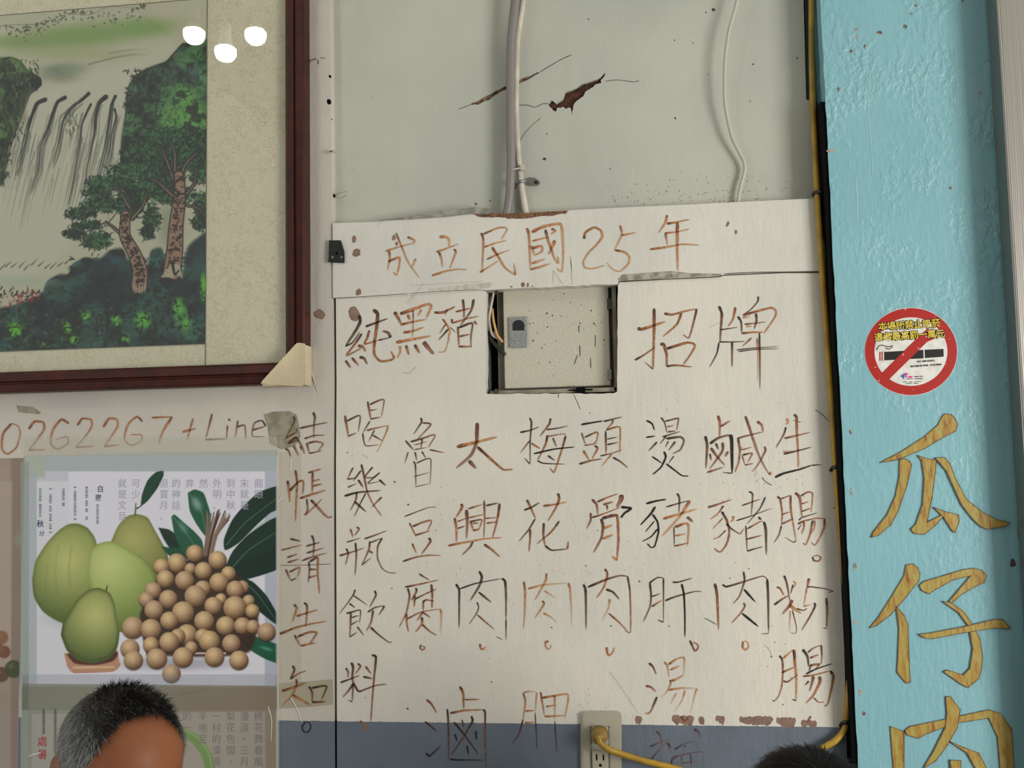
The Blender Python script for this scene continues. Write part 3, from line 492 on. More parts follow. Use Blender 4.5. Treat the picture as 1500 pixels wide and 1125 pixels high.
nt.links.new(n.outputs['Fac'], bp.inputs['Height']); nt.links.new(bp.outputs[0], b_.inputs['Normal'])
bm = bmesh.new()
def xat(z): return x_t+(x_b-x_t)*(z_t-z)/(z_t-z_b)
xe = P(1640, 300, ds).x+.05
pts = [(xat(ZT-.001), ZT-.001), (xe, ZT-.001), (xe, .001), (xat(.001), .001)]
vs = [bm.verts.new((x, ds, z)) for x, z in pts]; vk = [bm.verts.new((x, DP-.0002, z)) for x, z in pts]
bm.faces.new(vs); bm.faces.new(vk[::-1])
for i in range(4): bm.faces.new((vs[i], vk[i], vk[(i+1) % 4], vs[(i+1) % 4]))
bmesh.ops.recalc_face_normals(bm, faces=bm.faces[:])
eg = [e for e in bm.edges if abs(e.verts[0].co.z-e.verts[1].co.z) > 1]
bmesh.ops.bevel(bm, geom=eg, offset=.004, segments=3, affect='EDGES')
link('steel_post', bm_done(bm), M_steel, label='brushed stainless steel door post at the far right edge, overlapping the turquoise pillar', cat='post')

# ---------------------------------------------------------------- flaws in the paint
def flake(cx, cy, rx, ry, parent, d, m=None, n=12, rot=0, th=.0003, name='paint_chip'):
    pts = []
    for i in range(n):
        a = 2*math.pi*i/n; k = random.uniform(.72, 1.1); x, y = rx*k*math.cos(a), ry*k*math.sin(a)
        pts.append((cx+x*math.cos(rot)-y*math.sin(rot), cy+x*math.sin(rot)+y*math.cos(rot)))
    return link(name, slab([pts], d-th, d-.00005), m or M_chip, parent)
def chip_poly(pts, parent, d, m=None, name='paint_chip'): return link(name, slab([pts], d-.0003, d-.00005), m or M_chip, parent)
for cx, cy, rx, ry in ((519, 350, 4, 6), (522, 370, 6.5, 7), (525, 428, 4, 6)): flake(cx, cy, rx, ry, panel_header, dh_)
flake(519, 461, 8, 13, panel_main, dm, rot=-.2)
chip_poly([(459, 458), (468, 452), (474, 456), (477, 462), (472, 468), (464, 466), (460, 463)], panel_left, dleft)
flake(577, 348, 3.5, 4.5, panel_header, dh_, mat('grey_dab', (128, 116, 100), .8)); flake(581, 357, 2.5, 3, panel_header, dh_)
flake(1066, 328, 2.4, 4.5, panel_header, dh_, rot=.4); flake(1078, 340, 2, 3.8, panel_header, dh_)
flake(766, 417, 3, 4.5, panel_header, dh_); flake(773, 417.5, 2, 3.5, panel_header, dh_); flake(749, 420, 2, 1.2, panel_header, dh_); flake(780, 419, 1.5, 1.2, panel_header, dh_)
# chips along the grey band
def rag(x0, x1, y0, y1, parent=None):
    w_ = x1-x0; top = [(x0, y0+4)]+jag((x0+2, y0), (x1-2, y0), max(4, int(w_/3.5)), 1.3)+[(x1, y0+4)]; bot = jag((x1-w_*.1, y1), (x0+w_*.22, y1-2), max(4, int(w_/3.5)), 2.6)+[(x0+1, y0+8)]
    chip_poly(top+bot, panel_main, dm)
for a in ((930, 941, 1049, 1061), (984, 1017, 1048, 1063), (1023, 1032, 1050, 1061), (1048, 1062, 1049, 1060), (1083, 1133, 1049.5, 1063.5), (1137, 1166, 1051.5, 1065), (1173, 1197, 1055, 1066)): rag(*a)
link('painted_mark', ribbon("998,1049 1003,1057 1009,1050;1188,1049 1182,1059", 0, 0, 1, 'r', 3, dm-.0009), M_stroke, panel_main)
# bare edge above the header
chip_poly([(694, 313.2)]+jag((700, 316.5), (760, 321), 12, 1.2)+jag((770, 319), (828, 313), 10, 1.2)+[(832, 308.5), (800, 310), (770, 312), (740, 312.5), (710, 312)], panel_header, dh_-.0003, mat('torn_edge', (128, 92, 64), .9, bump=(260, 1, 4), var=(200, (92, 60, 42), .4, .6)), 'torn_edge')
# hairline cracks & seams as fine dark ribbons
def hair(data, parent, d, wid=.9, m=M_crack, name='crack'):
    me = ribbon(data, 0, 0, 1, 'g', wid, d-.0003, taper=False); return link(name, me, m, parent)
hair("757,154 772,154 784,157 795,152 804,152;886,119 905,117 928,120 936,118", panel_upper, du, 1.0)
hair("760,209 768,196 780,183 793,172", panel_upper, du, 1.1, mat('scuff', (128, 118, 100), .9))
hair("790,106 820,88 838,80", panel_upper, du, 1.1); hair("672,160 690,153", panel_upper, du, .8)
hair("487,437 540,434 600,430;600,430 640,427 711,424", panel_header, dh_, .8)
hair("1061,401 1100,399 1170,398 1215,397", panel_header, dh_, 1)
hair("409,828 440,828 486,826", panel_left, dleft, 1.1)
hair("598,444 620,416;810,396 825,417;811,396 809,415;600,418 660,415 710,412", panel_header, dh_, .8, mat('faint_scratch', (176, 174, 158), .9), 'scratch')
hair("836,376 838,418;560,322 553,331;835,375 838,398", panel_header, dh_, .9, mat('faint_scratch2', (172, 170, 156), .9), 'scratch')
link('smudge', slab([[(556, 322), (590, 318), (650, 309), (696, 303), (722, 306), (715, 314), (690, 313), (655, 317), (600, 321)]], dh_-.0022, dh_-.0001), M_ledge, panel_header)
link('smudge', slab([[(905, 408), (912, 402), (950, 399), (985, 397), (1010, 400), (1056, 401), (1056, 404), (985, 407), (905, 411)]], dh_-.0003, dh_-.0001), mat('grey_smudge2', (165, 163, 148), .8, var=(70, (105, 102, 92), .42, .62)), panel_header)
link('smudge', slab([[(625, 424), (660, 419), (700, 415), (722, 414), (718, 421), (690, 424), (640, 427)]], dh_-.0003, dh_-.0001), mat('grey_smudge3', (192, 190, 176), .8, var=(70, (165, 163, 148), .42, .62)), panel_header)
hair("907,412 960,409.5 1050,405.5 1057,402.5", panel_header, dh_-.0003, 1.3)
# stains
M_spot = mat('dark_spot', (62, 56, 46), .8)
spots = [(1045, 14, 2.6), (1034, 18, 1.4), (988, 59, 1.2), (1015, 63, 1), (1103, 94, 1.5), (1037, 109, 1), (989, 173, 1.6), (1099, 148, 1.2), (1168, 85, 1.6), (801, 196, 1.2), (798, 233, 3), (718, 294, 1.4), (697, 299, 2), (862, 28, 1.3), (545, 143, .8)]
link('dirt_specks', join([slab([[(x+r*k*math.cos(a), y+r*random.uniform(.6, 1.1)*math.sin(a)) for a, k in zip([i*1.05 for i in range(6)], [random.uniform(.7, 1.2) for _ in range(6)])]], du-.0003, du-.0001) for x, y, r in spots+[(random.uniform(890, 1170), random.triangular(240, 302, 300), random.uniform(.4, .9)) for _ in range(150)]]), M_spot, panel_upper, kind='stuff')
sp2 = [(598, 739, 2), (578, 706, 2), (509, 663, 1.3), (516, 668, .8), (416, 764, 1.4), (438, 767, 1.6), (574, 862, 1.3), (864, 605, 1.2), (720, 999, 1.5), (597, 1038, 2), (535, 1022, 1), (808, 919, 1.5), (895, 917, 1.6), (638, 777, 1.1), (1163, 616, 1.2), (1170, 618, 1.2), (1222, 744, 1.8), (980, 917, 1.5), (687, 548, 1), (523, 560, 1), (1135, 941, 1), (1172, 618, 1), (1130, 962, 1.6), (1147, 1032, 1.4), (937, 852, 1.6), (936, 851, 1), (1069, 847, 1.4), (1097, 833, 1.3), (858, 829, 1.5), (876, 777, 1)]
for _ in range(260):
    c = random.choice([(1100, 700, 60, 60), (1160, 700, 45, 45), (840, 830, 70, 60), (940, 840, 70, 40), (1060, 780, 25, 60), (1120, 950, 70, 60), (860, 1030, 60, 25), (640, 790, 80, 80), (770, 900, 200, 120), (1000, 600, 200, 60)])
    sp2.append((random.gauss(c[0], c[2]*.5), random.gauss(c[1], c[3]*.5), random.uniform(.35, .8)))
sp2 = [s for s in sp2 if 495 < s[0] < 1225 and s[1] > 585 and s[1] < 1120]
link('dirt_specks', join([slab([[(x+r*math.cos(a), y+r*random.uniform(.6, 1.1)*math.sin(a)) for a in [i*1.26 for i in range(5)]]], dm-.0003, dm-.0001) for x, y, r in sp2]), mat('dirt_brown', (112, 104, 88), .8), panel_main, kind='stuff')
hair("1087,655 1083,660;1194,600 1203,606 1215,618;1116,699 1122,706 1131,711;1032,905 1050,915;", panel_main, dm, 1.8, mat('scrape', (120, 122, 112), .8), 'scratch')
hair("1120,944 1129,955 1130,962;590,545 599,547 610,536;530,665 540,672", panel_main, dm, .8, mat('scrape2', (158, 154, 138), .8), 'scratch')
hair("1038,480 1060,470;1105,640 1112,668 1105,700", panel_main, dm, .7, mat('scrape3', (178, 176, 160), .8), 'scratch')
hair("892,984 905,1000 935,1045;", panel_main, dm, 1.2, mat('scrape4', (186, 180, 164), .8), 'scratch')
# pillar flaws
M_pchip = mat('pillar_chip', (168, 156, 140), .8, var=(150, (86, 70, 58), .45, .6))
for x, y, rx, ry in ((1288, 48, 5, 3), (1256, 54, 3, 3), (1255, 43, 3, 2.5), (1228, 131, 2, 4), (1342, 8, 3, 2), (1326, 39, 3, 3), (1217, 221, 7, 2.2), (1247, 75, 3, 3), (1267, 68, 2, 3), (1436, 136, 3, 3), (1393, 275, 2.5, 3), (1247, 720, 2, 6), (1252, 830, 3, 7), (1246, 632, 2, 5), (1253, 912, 3, 4), (1260, 1014, 3, 5), (1265, 1045, 3, 4), (1318, 917, 2, 2.5), (1410, 1.5, 2, 1), (1335, 20, 2, 2)):
    flake(x, y, rx, ry, pillar, DP, M_pchip, 10)
for x, y, rx, ry in ((1490, 655, 3, 9), (1494, 770, 4, 26), (1484, 825, 5, 7), (1320, 938, 4, 5)): flake(x, y, rx, ry, pillar, DP, mat('pillar_scar', (74, 58, 62), .8, var=(120, (140, 110, 104), .45, .6)), 14)
M_drip = mat('lime_drip', (150, 182, 182), .6, var=(60, (130, 180, 188), .4, .62))
hair("1274,108 1272,160 1276,210 1279,262", pillar, DP, 2.4, M_drip, 'drip_stain'); hair("1253,255 1256,290 1256,325", pillar, DP, 2, M_drip, 'drip_stain')
hair("1398,50 1402,110 1404,160", pillar, DP, 1.8, M_drip, 'drip_stain'); hair("1350,100 1350,140", pillar, DP, 1.6, M_drip, 'drip_stain')

# ---------------------------------------------------------------- cables on the upper panel
M_grey = mat('grey_sheath', (122, 116, 114), .5); M_white = mat('white_sheath', (196, 188, 172), .5, var=(30, (176, 170, 156), .4, .6))
def pl3(pts, d): return [P(x, y, dd) for (x, y), dd in zip(pts, d)] if isinstance(d, (list, tuple)) else [P(x, y, d) for x, y in pts]
link('grey_cable', tube(pl3([(757, -60), (755, 0), (749, 60), (748, 150), (748.5, 240), (746, 290), (739, 335)], [-.005, -.004, 0, .002, .002, .004, .008]), .0080, 14), M_grey,
     smooth=True, label='thick grey cable running down the upper wall into the gap above the header board', cat='cable')
link('white_cable', tube(pl3([(771, -60), (766, 0), (757.5, 60), (755.5, 150), (757, 200), (760, 240), (764, 275), (772, 320)], [.010, .010, .012, .012, .012, .012, .013, .014]), .0058, 12), M_white,
     smooth=True, label='white cable bundled against the thick grey cable, pinned by a metal clip', cat='cable')
link('thin_white_wire', tube(pl3([(1085, -60), (1080, 0), (1068, 45), (1062, 90), (1062, 150), (1072, 200), (1089, 235), (1091, 250), (1084, 278), (1079, 312)], [.0, .0, 0, .0, .003, .008, .012, .014, .014, .014]), .0030, 10), mat('wire_white', (178, 175, 162), .5),
     smooth=True, label='thin off-white wire hanging in a bow at the right of the upper wall', cat='wire')
tie = thing('cable_tie', 'pale plastic zip tie binding the grey and white cables together', 'cable tie')
link('strap', tube(pl3([(744, 247.5), (752, 248), (760, 246.5), (766, 245)], [.0, -.0075, -.002, .006]), .0014, 6), mat('tie', (176, 168, 158), .5), tie, smooth=True)
link('lock_head', pxbox(762, 241, 768, 249, -.001, .006, .001), mat('tie2', (182, 176, 166), .5), tie)
cl = thing('cable_clip', 'small metal strap clip nailing the white cable to the wall', 'clip')
link('strap', tube(pl3([(755, 276), (757, 268), (763, 266), (770, 265), (775, 266)], [.018, .004, .003, .008, .016]), .0024, 8), mat('clip_metal', (130, 134, 132), .35, .9), cl, smooth=True)
link('tab', slab([[(773, 261), (783, 260), (789, 264), (788, 271), (780, 272), (773, 271)]], du-.004, du-.0003), mat('clip_metal2', (158, 158, 150), .35, .8), cl)
link('nail_head', disc(P(785, 267, du-.004), .0032, .002), mat('nail_dark', (44, 42, 40), .5, .6), cl, smooth=False)
for x, y, rx in ((785, 268, 6), (777, 264, 3)): flake(x, y, rx, 5, panel_upper, du, mat('nail_hole', (40, 36, 32), .9), 11, name='nail_hole')

# ---------------------------------------------------------------- small fittings at the seam
hg = thing('hinge_leaf', 'small black metal hinge leaf screwed at the seam right of the picture', 'hinge')
link('plate', slab([[(482, 352), (499, 352), (504, 369), (504, 385), (481, 384)]], dh_-.004, dh_-.0004), mat('black_iron', (44, 45, 45), .45, .6, bump=(150, .3, 3)), hg)
for x, y in ((487.5, 377), (500.5, 377)): link('screw', disc(P(x, y, dh_-.004), .0026, .0014), mat('screw_steel', (150, 150, 146), .3, 1), hg)
link('screw_hole', disc(P(493.5, 371, dh_-.0038), .003, .0006), M_gap, hg)
def nail(x, y, label):
    t = thing('nail', label, 'nail'); link('shank', tube([P(x-4, y, .0), P(x+1, y-.5, -.012)], .0016, 8), mat('nail_steel', (120, 112, 98), .4, .8), t); 
    link('head', disc(P(x+2, y, -.012), .0036, .0025, 12), mat('nail_cap', (186, 178, 162), .35, .4), t)
nail(488, 222, 'pale nail stub at the seam below the picture top')
hk = thing('bent_hook', 'small bent wire hook hanging by the seam right of the picture', 'hook')
link('wire', tube(pl3([(491, 287), (497, 283), (507, 280), (509, 284), (502, 289), (494, 290), (491, 287)], [.012, .006, .004, .004, .004, .006, .012]), .0011, 8), mat('hook_wire', (188, 184, 172), .35, .8), hk, smooth=True)
link('pin', disc(P(490, 287, .014), .003, .004), M_gap, hk)
link('hanging_thread', tube(pl3([(446, 470), (449, 500), (456, 545), (466, 575)], dleft-.001), .0007, 6), mat('thread', (202, 190, 178), .6), label='pale thread dangling beside the foam picture corner', cat='thread')
for x, y, r in ((483.5, 112, 2.4), (482, 149, 4), (486, 175, 1)): flake(x, y, r, r, panel_left, dleft, M_gap, 9, name='nail_hole')
chip_poly([(452, 88), (463, 85), (464, 87), (456, 89), (455, 92), (452, 92)], panel_left, dleft); chip_poly([(469, 84), (476, 84), (476, 85.5), (469, 85.5)], panel_left, dleft); chip_poly([(465, 88), (467, 88), (467, 94), (465, 94)], panel_left, dleft)

# ---------------------------------------------------------------- fuse box in the niche
M_tin = mat('box_enamel', (186, 181, 164), .4, bump=(420, .5, 2), var=(420, (204, 199, 184), .55, .62))
M_tind = mat('box_inner', (120, 116, 104), .6, var=(20, (96, 90, 78), .4, .6))
bx = thing('fuse_box', 'recessed cream metal fuse box with speckled door in the wall niche', 'fuse box')
link('backplate', pxbox(706, 412, 912, 584, .044, .056), M_gap, bx)
hb = link('housing', pxbox(729, 420, 900, 585, .0335, .0435, .001), M_tind, bx)
link('rail', pxbox(711, 486, 738, 493, .035, .040), mat('rail', (110, 106, 96), .5), bx)
link('bottom_lip', pxbox(718, 570, 903, 576, .012, .03), mat('lip', (148, 144, 128), .6, var=(30, (120, 112, 96), .4, .6)), bx)
link('side_strip', pxbox(898, 418, 904, 577, .012, .03), M_tind, bx)
door = link('door', pxbox(738, 422, 893, 567, .024, .033, .0022), M_tin, bx)
lt = link('latch', pxbox(746, 464, 772, 509, .0205, .0242, .0008), mat('latch_zinc', (128, 132, 130), .4, .5, bump=(700, .6, 2), var=(500, (160, 162, 158), .45, .6)), door)
me_ = slab([[(751, 484), (751, 474), (754, 470), (759.5, 468.5), (765, 470), (768, 474), (768, 484)]], .0198, .0206)
link('finger_pull', me_, mat('pull_black', (26, 30, 34), .5), door)
link('hinge', pxbox(889, 437, 896, 453, .021, .027, .001), mat('hg', (84, 82, 72), .5, .4), door); link('hinge', pxbox(889, 541, 896, 556, .021, .027, .001), mat('hg2', (150, 146, 132), .5, .4), door)
sp3 = [(random.uniform(752, 888), random.uniform(430, 560), random.uniform(.5, 1.0)) for _ in range(26)]+[(801, 459, 1.2), (781, 499, 1.2), (870, 474, 1.2), (802, 479, 1), (866, 455, 1)]
link('rust_specks', join([slab([[(x+r*math.cos(a), y+r*random.uniform(.6, 2.2)*math.sin(a)) for a in [i*1.26 for i in range(5)]]],   .0236, .0239) for x, y, r in sp3]), mat('rust_speck', (70, 62, 50), .8), door, kind='stuff')
link('rust_scratch', ribbon("865,524 865.5,540;872,490 872,509;849,505 850,522;848,476 848,487;846,520 841,534", 0, 0, 1, 'g', 1.3, .0236, taper=False), mat('rust_scr', (90, 82, 68), .8), door, kind='stuff')
for x, y in ((727, 573), (727, 428)): link('screw', disc(P(x, y, .011), .0042, .003), mat('scr', (84, 78, 64), .5, .6), bx)
link('wire', tube(pl3([(724, 424), (721, 440), (717, 465), (721, 490), (734, 498)], [.030, .022, .018, .018, .024]), .0022, 8), mat('w_white', (186, 180, 164), .5), bx, smooth=True, label='white wire beside the door')
link('wire', tube(pl3([(721, 452), (723, 470), (728, 490), (736, 501)], [.024, .014, .014, .022]), .0022, 8), mat('w_orange', (196, 152, 92), .5), bx, smooth=True, label='yellowish wire beside the door')
link('wire', tube(pl3([(712, 483), (722, 500), (732, 512), (740, 520)], [.032, .024, .022, .024]), .0035, 8), mat('w_black', (28, 27, 26), .5), bx, smooth=True, label='black wire beside the door')
link('wire', tube(pl3([(716, 420), (715, 450), (714, 480), (716, 580)], [.036, .036, .036, .036]), .006, 8), mat('w_dark', (36, 33, 28), .6), bx, smooth=True, label='dark pipe at the left of the niche')
link('lower_knot', join([pxbox(844, 567, 857, 577, .006, .016, .001), pxbox(833, 570, 868, 572, .008, .012)]), M_gap, bx)
for sx, sy in ((880, 578), ): hair("840,577 846,590 850,600;818,577 818,583", panel_main, dm, .9)

# ---------------------------------------------------------------- wall outlet with plug
ot = thing('wall_outlet', 'cream double wall outlet with rounded steel-coloured cover on the grey band', 'outlet')
M_plate = mat('outlet_plate', (170, 164, 148), .32, bump=(200, .15, 2)); M_ivory = mat('outlet_ivory', (170, 164, 146), .45)
def rrect(x0, y0, x1, y1, r, n=5):
    out = []
    for cx, cy, a0 in ((x1-r, y0+r, -90), (x1-r, y1-r, 0), (x0+r, y1-r, 90), (x0+r, y0+r, 180)):
        out += [(cx+r*math.cos(math.radians(a0+90*i/n)), cy+r*math.sin(math.radians(a0+90*i/n))) for i in range(n+1)]
    return out
link('cover_plate', join([slab([rrect(850.5, 1042, 910.5, 1158, 7)], -.0045, 0), slab([rrect(852, 1043.6, 909, 1156.4, 6)], -.0056, -.0044), slab([rrect(854, 1045.8, 907, 1154.2, 5)], -.0063, -.0055)]), M_plate, ot)
for cy in (1078, 1113):
    rc = link('receptacle', pxbox(867.5, cy-13, 891, cy+13, -.0095, -.006, .0012), M_ivory, ot)
    for x, w_, h_ in ((874, 2.2, 8), (884, 2.2, 7)): link('slot', pxbox(x-w_/2, cy-h_, x+w_/2, cy+1, -.0099, -.0094), M_gap, rc)
    link('slot', disc(P(879.5, cy+8, -.0094), .0026, .0005, 12), M_gap, rc)
link('inner_frame', join([pxbox(865, 1064, 893.5, 1065.4, -.0072, -.006), pxbox(865, 1064, 866.4, 1150, -.0072, -.006), pxbox(892.2, 1064, 893.6, 1150, -.0072, -.006)]), mat('inner_fr', (120, 112, 98), .5), ot)
M_yel = mat('yellow_rubber', (174, 138, 40), .42, var=(25, (150, 116, 34), .4, .6))
xc = thing('extension_cord', 'yellow rubber extension cord plugged into the outlet and clipped beside the turquoise pillar', 'cord')
bmq = bmesh.new(); bmesh.ops.create_cone(bmq, cap_ends=True, segments=20, radius1=.0155, radius2=.0115, depth=.024); bmesh.ops.rotate(bmq, verts=bmq.verts, matrix=Matrix.Rotation(math.pi/2, 3, 'X'))
bmesh.ops.bevel(bmq, geom=[e for e in bmq.edges if len(e.link_faces) == 2 and e.calc_face_angle(0) > .8], offset=.003, segments=3, affect='EDGES')
bmesh.ops.translate(bmq, verts=bmq.verts, vec=P(878, 1078, -.022))
link('plug', bm_done(bmq), mat('plug_yellow', (132, 104, 38), .5), xc, smooth=True)
link('plug_prongs', join([pxbox(873, 1070, 875, 1078, -.012, -.006), pxbox(883, 1070, 885, 1078, -.012, -.006)]), mat('brass', (150, 120, 60), .3, 1), xc)
c1 = [(876, 1077), (879, 1088), (892, 1098), (912, 1105), (945, 1115), (990, 1126), (1060, 1150), (1120, 1150), (1170, 1125), (1205, 1096), (1222, 1086), (1236, 1071), (1240, 1050), (1245, 990), (1244, 930), (1238, 860), (1231, 780), (1225, 700), (1219, 600), (1212, 500), (1204, 390), (1197, 285), (1193, 200), (1190.5, 150), (1189, 80), (1189, 0), (1191, -120)]
dd = [-.034, -.036, -.034, -.028, -.022, -.018, -.015, -.014, -.012, -.012, -.012, -.009]+[-.0075]*15
dd[-6:] = [-.010, .006, .014, .014, .014, .014]; dd[-8:-6] = [-.0085, -.0095]
link('cable', tube([P(x, y, d_) for (x, y), d_ in zip(c1, dd)], .0052, 12, 6), M_yel, xc, smooth=True)
M_clip = mat('clip_black', (26, 26, 26), .4)
for x, y in ((1199, 285), (1225, 688), (1239, 1062)):
    c_ = link('clip', tube(pl3([(x-8, y+1), (x-5, y-3), (x, y-4), (x+6, y-2), (x+9, y)], [-.001, -.010, -.015, -.010, .004] if y > 300 else [-.003, -.013, -.018, -.013, .002]), .0032, 8), M_clip, xc, smooth=True, label='black cable clip')
    link('nail_head', disc(P(x-7, y, -.006 if y > 300 else -.008), .0034, .003, 10), mat('cn', (60, 60, 60), .3, .8), c_)
# ---------------------------------------------------------------- printed pictures (flat colour on flat sheets)
class Ras:
    def __init__(s, x0, y0, x1, y1, S, col):
        s.x0, s.y0, s.S = x0, y0, S; s.w, s.h = int((x1-x0)*S)+1, int((y1-y0)*S)+1
        s.im = np.ones((s.h, s.w, 3), np.float32)*np.array(col, np.float32)/255
        s.X, s.Y = np.meshgrid(x0+np.arange(s.w)/S, y0+np.arange(s.h)/S)
    def win(s, x0, y0, x1, y1):
        a = max(0, int((x0-s.x0)*s.S)); b = min(s.w, int((x1-s.x0)*s.S)+2); c = max(0, int((y0-s.y0)*s.S)); d = min(s.h, int((y1-s.y0)*s.S)+2)
        return (slice(c, d), slice(a, b)) if b > a and d > c else None
    def put(s, sl, m, col):
        c = np.array(col, np.float32)
        if c.max() > 1.5: c = c/255
        s.im[sl] = s.im[sl]*(1-m[..., None])+c*m[..., None]
    def blob(s, cx, cy, rx, ry, col, a=1., soft=.5, rot=0):
        R_ = max(rx, ry)*1.05; sl = s.win(cx-R_, cy-R_, cx+R_, cy+R_)
        if not sl: return
        dx, dy = s.X[sl]-cx, s.Y[sl]-cy; c_, s_ = math.cos(rot), math.sin(rot)
        r = np.sqrt(((dx*c_+dy*s_)/rx)**2+((-dx*s_+dy*c_)/ry)**2); m = np.clip((1-r)/max(soft, .02), 0, 1); s.put(sl, (m*m*(3-2*m))*a, col)
    def sdf(s, sl, pts):
        X, Y = s.X[sl], s.Y[sl]; ins = np.zeros(X.shape, bool); dist = np.full(X.shape, 1e9)
        n = len(pts)
        for i in range(n):
            (ax, ay), (bx_, by) = pts[i], pts[(i+1) % n]
            if ay != by:
                c = ((ay > Y) != (by > Y)) & (X < (bx_-ax)*(Y-ay)/(by-ay)+ax); ins ^= c
            ex, ey = bx_-ax, by-ay; t = np.clip(((X-ax)*ex+(Y-ay)*ey)/(ex*ex+ey*ey+1e-9), 0, 1); dist = np.minimum(dist, (X-ax-t*ex)**2+(Y-ay-t*ey)**2)
        dist = np.sqrt(dist); return np.where(ins, dist, -dist)
    def poly(s, pts, col, a=1., soft=1., shade=None, curve=True):
        if curve: pts = catmull(list(pts)+[pts[0]], 4)[:-1]
        xs, ys = [p[0] for p in pts], [p[1] for p in pts]; sl = s.win(min(xs)-soft, min(ys)-soft, max(xs)+soft, max(ys)+soft)
        if not sl: return
        d = s.sdf(sl, pts); m = np.clip((d+soft*.5)/soft, 0, 1)*a
        if shade is None: s.put(sl, m, col)
        else: s.put(sl, m, shade(s.X[sl], s.Y[sl], d))
    def stroke(s, pts, w0, w1, col, a=1., n=4):
        c = catmull(pts, n) if len(pts) > 2 else pts
        xs, ys = [p[0] for p in c], [p[1] for p in c]; W_ = max(w0, w1); sl = s.win(min(xs)-W_, min(ys)-W_, max(xs)+W_, max(ys)+W_)
        if not sl: return
        X, Y = s.X[sl], s.Y[sl]; m = np.zeros(X.shape); k = len(c)-1
        for i in range(k):
            (ax, ay), (bx_, by) = c[i], c[i+1]; ex, ey = bx_-ax, by-ay; t = np.clip(((X-ax)*ex+(Y-ay)*ey)/(ex*ex+ey*ey+1e-9), 0, 1)
            dd_ = np.sqrt((X-ax-t*ex)**2+(Y-ay-t*ey)**2); ww = (w0+(w1-w0)*(i+t)/k)*.5; m = np.maximum(m, np.clip((ww-dd_)*1.1+.55, 0, 1)*np.clip(ww*2, .2, 1))
        s.put(sl, m*a, col)
    def noise(s, scale, oct_=3):
        out = np.zeros((s.h, s.w)); amp = 1; tot = 0
        for o_ in range(oct_):
            c = scale/(2**o_); gx, gy = (s.X-s.x0)/c, (s.Y-s.y0)/c; ix, iy = gx.astype(int), gy.astype(int); fx, fy = gx-ix, gy-iy; fx = fx*fx*(3-2*fx); fy = fy*fy*(3-2*fy)
            g = rng.random((iy.max()+2, ix.max()+2)); out += amp*((g[iy, ix]*(1-fx)+g[iy, ix+1]*fx)*(1-fy)+(g[iy+1, ix]*(1-fx)+g[iy+1, ix+1]*fx)*fy); tot += amp; amp *= .55
        return out/tot
    def sample(s, px, py):
        fx = np.clip((px-s.x0)*s.S, 0, s.w-1.001); fy = np.clip((py-s.y0)*s.S, 0, s.h-1.001); ix, iy = fx.astype(int), fy.astype(int); fx = (fx-ix)[..., None]; fy = (fy-iy)[..., None]; im = s.im
        return (im[iy, ix]*(1-fx)+im[iy, ix+1]*fx)*(1-fy)+(im[iy+1, ix]*(1-fx)+im[iy+1, ix+1]*fx)*fy
def print_sheet(name, ras, x0, x1, z0, z1, y, m, parent, xs=None, zs=None):
    """flat upright sheet; colour sampled from the raster at each vertex"""
    xs = np.arange(x0, x1, MMPX/ras.S) if xs is None else xs; zs = np.arange(z0, z1, MMPX/ras.S) if zs is None else zs
    xs = np.append(xs, x1); zs = np.append(zs, z1)
    nx, nz = len(xs), len(zs); XX, ZZ = np.meshgrid(xs, zs); Pw = np.stack([XX, np.full_like(XX, y), ZZ], -1)
    q = (Pw-CAM) @ R.T; u = 750+F*q[..., 0]/q[..., 2]; v = 562.5+F*q[..., 1]/q[..., 2]; col = ras.sample(u, v)
    col = np.where(col <= .04045, col/12.92, ((col+.055)/1.055)**2.4)
    idx = np.arange(nx*nz).reshape(nz, nx); f = np.stack([idx[:-1, :-1], idx[:-1, 1:], idx[1:, 1:], idx[1:, :-1]], -1).reshape(-1, 4)
    me = bpy.data.meshes.new(name); me.vertices.add(nx*nz); me.vertices.foreach_set('co', Pw.reshape(-1).astype(np.float32))
    me.loops.add(f.size); me.loops.foreach_set('vertex_index', f.reshape(-1).astype(np.int32)); me.polygons.add(len(f)); me.polygons.foreach_set('loop_start', (np.arange(len(f))*4).astype(np.int32)); me.update(calc_edges=True)
    ca = me.color_attributes.new('Col', 'FLOAT_COLOR', 'POINT'); ca.data.foreach_set('color', np.concatenate([col, np.ones((*col.shape[:2], 1))], -1).reshape(-1).astype(np.float32))
    return link(name, me, m, parent)

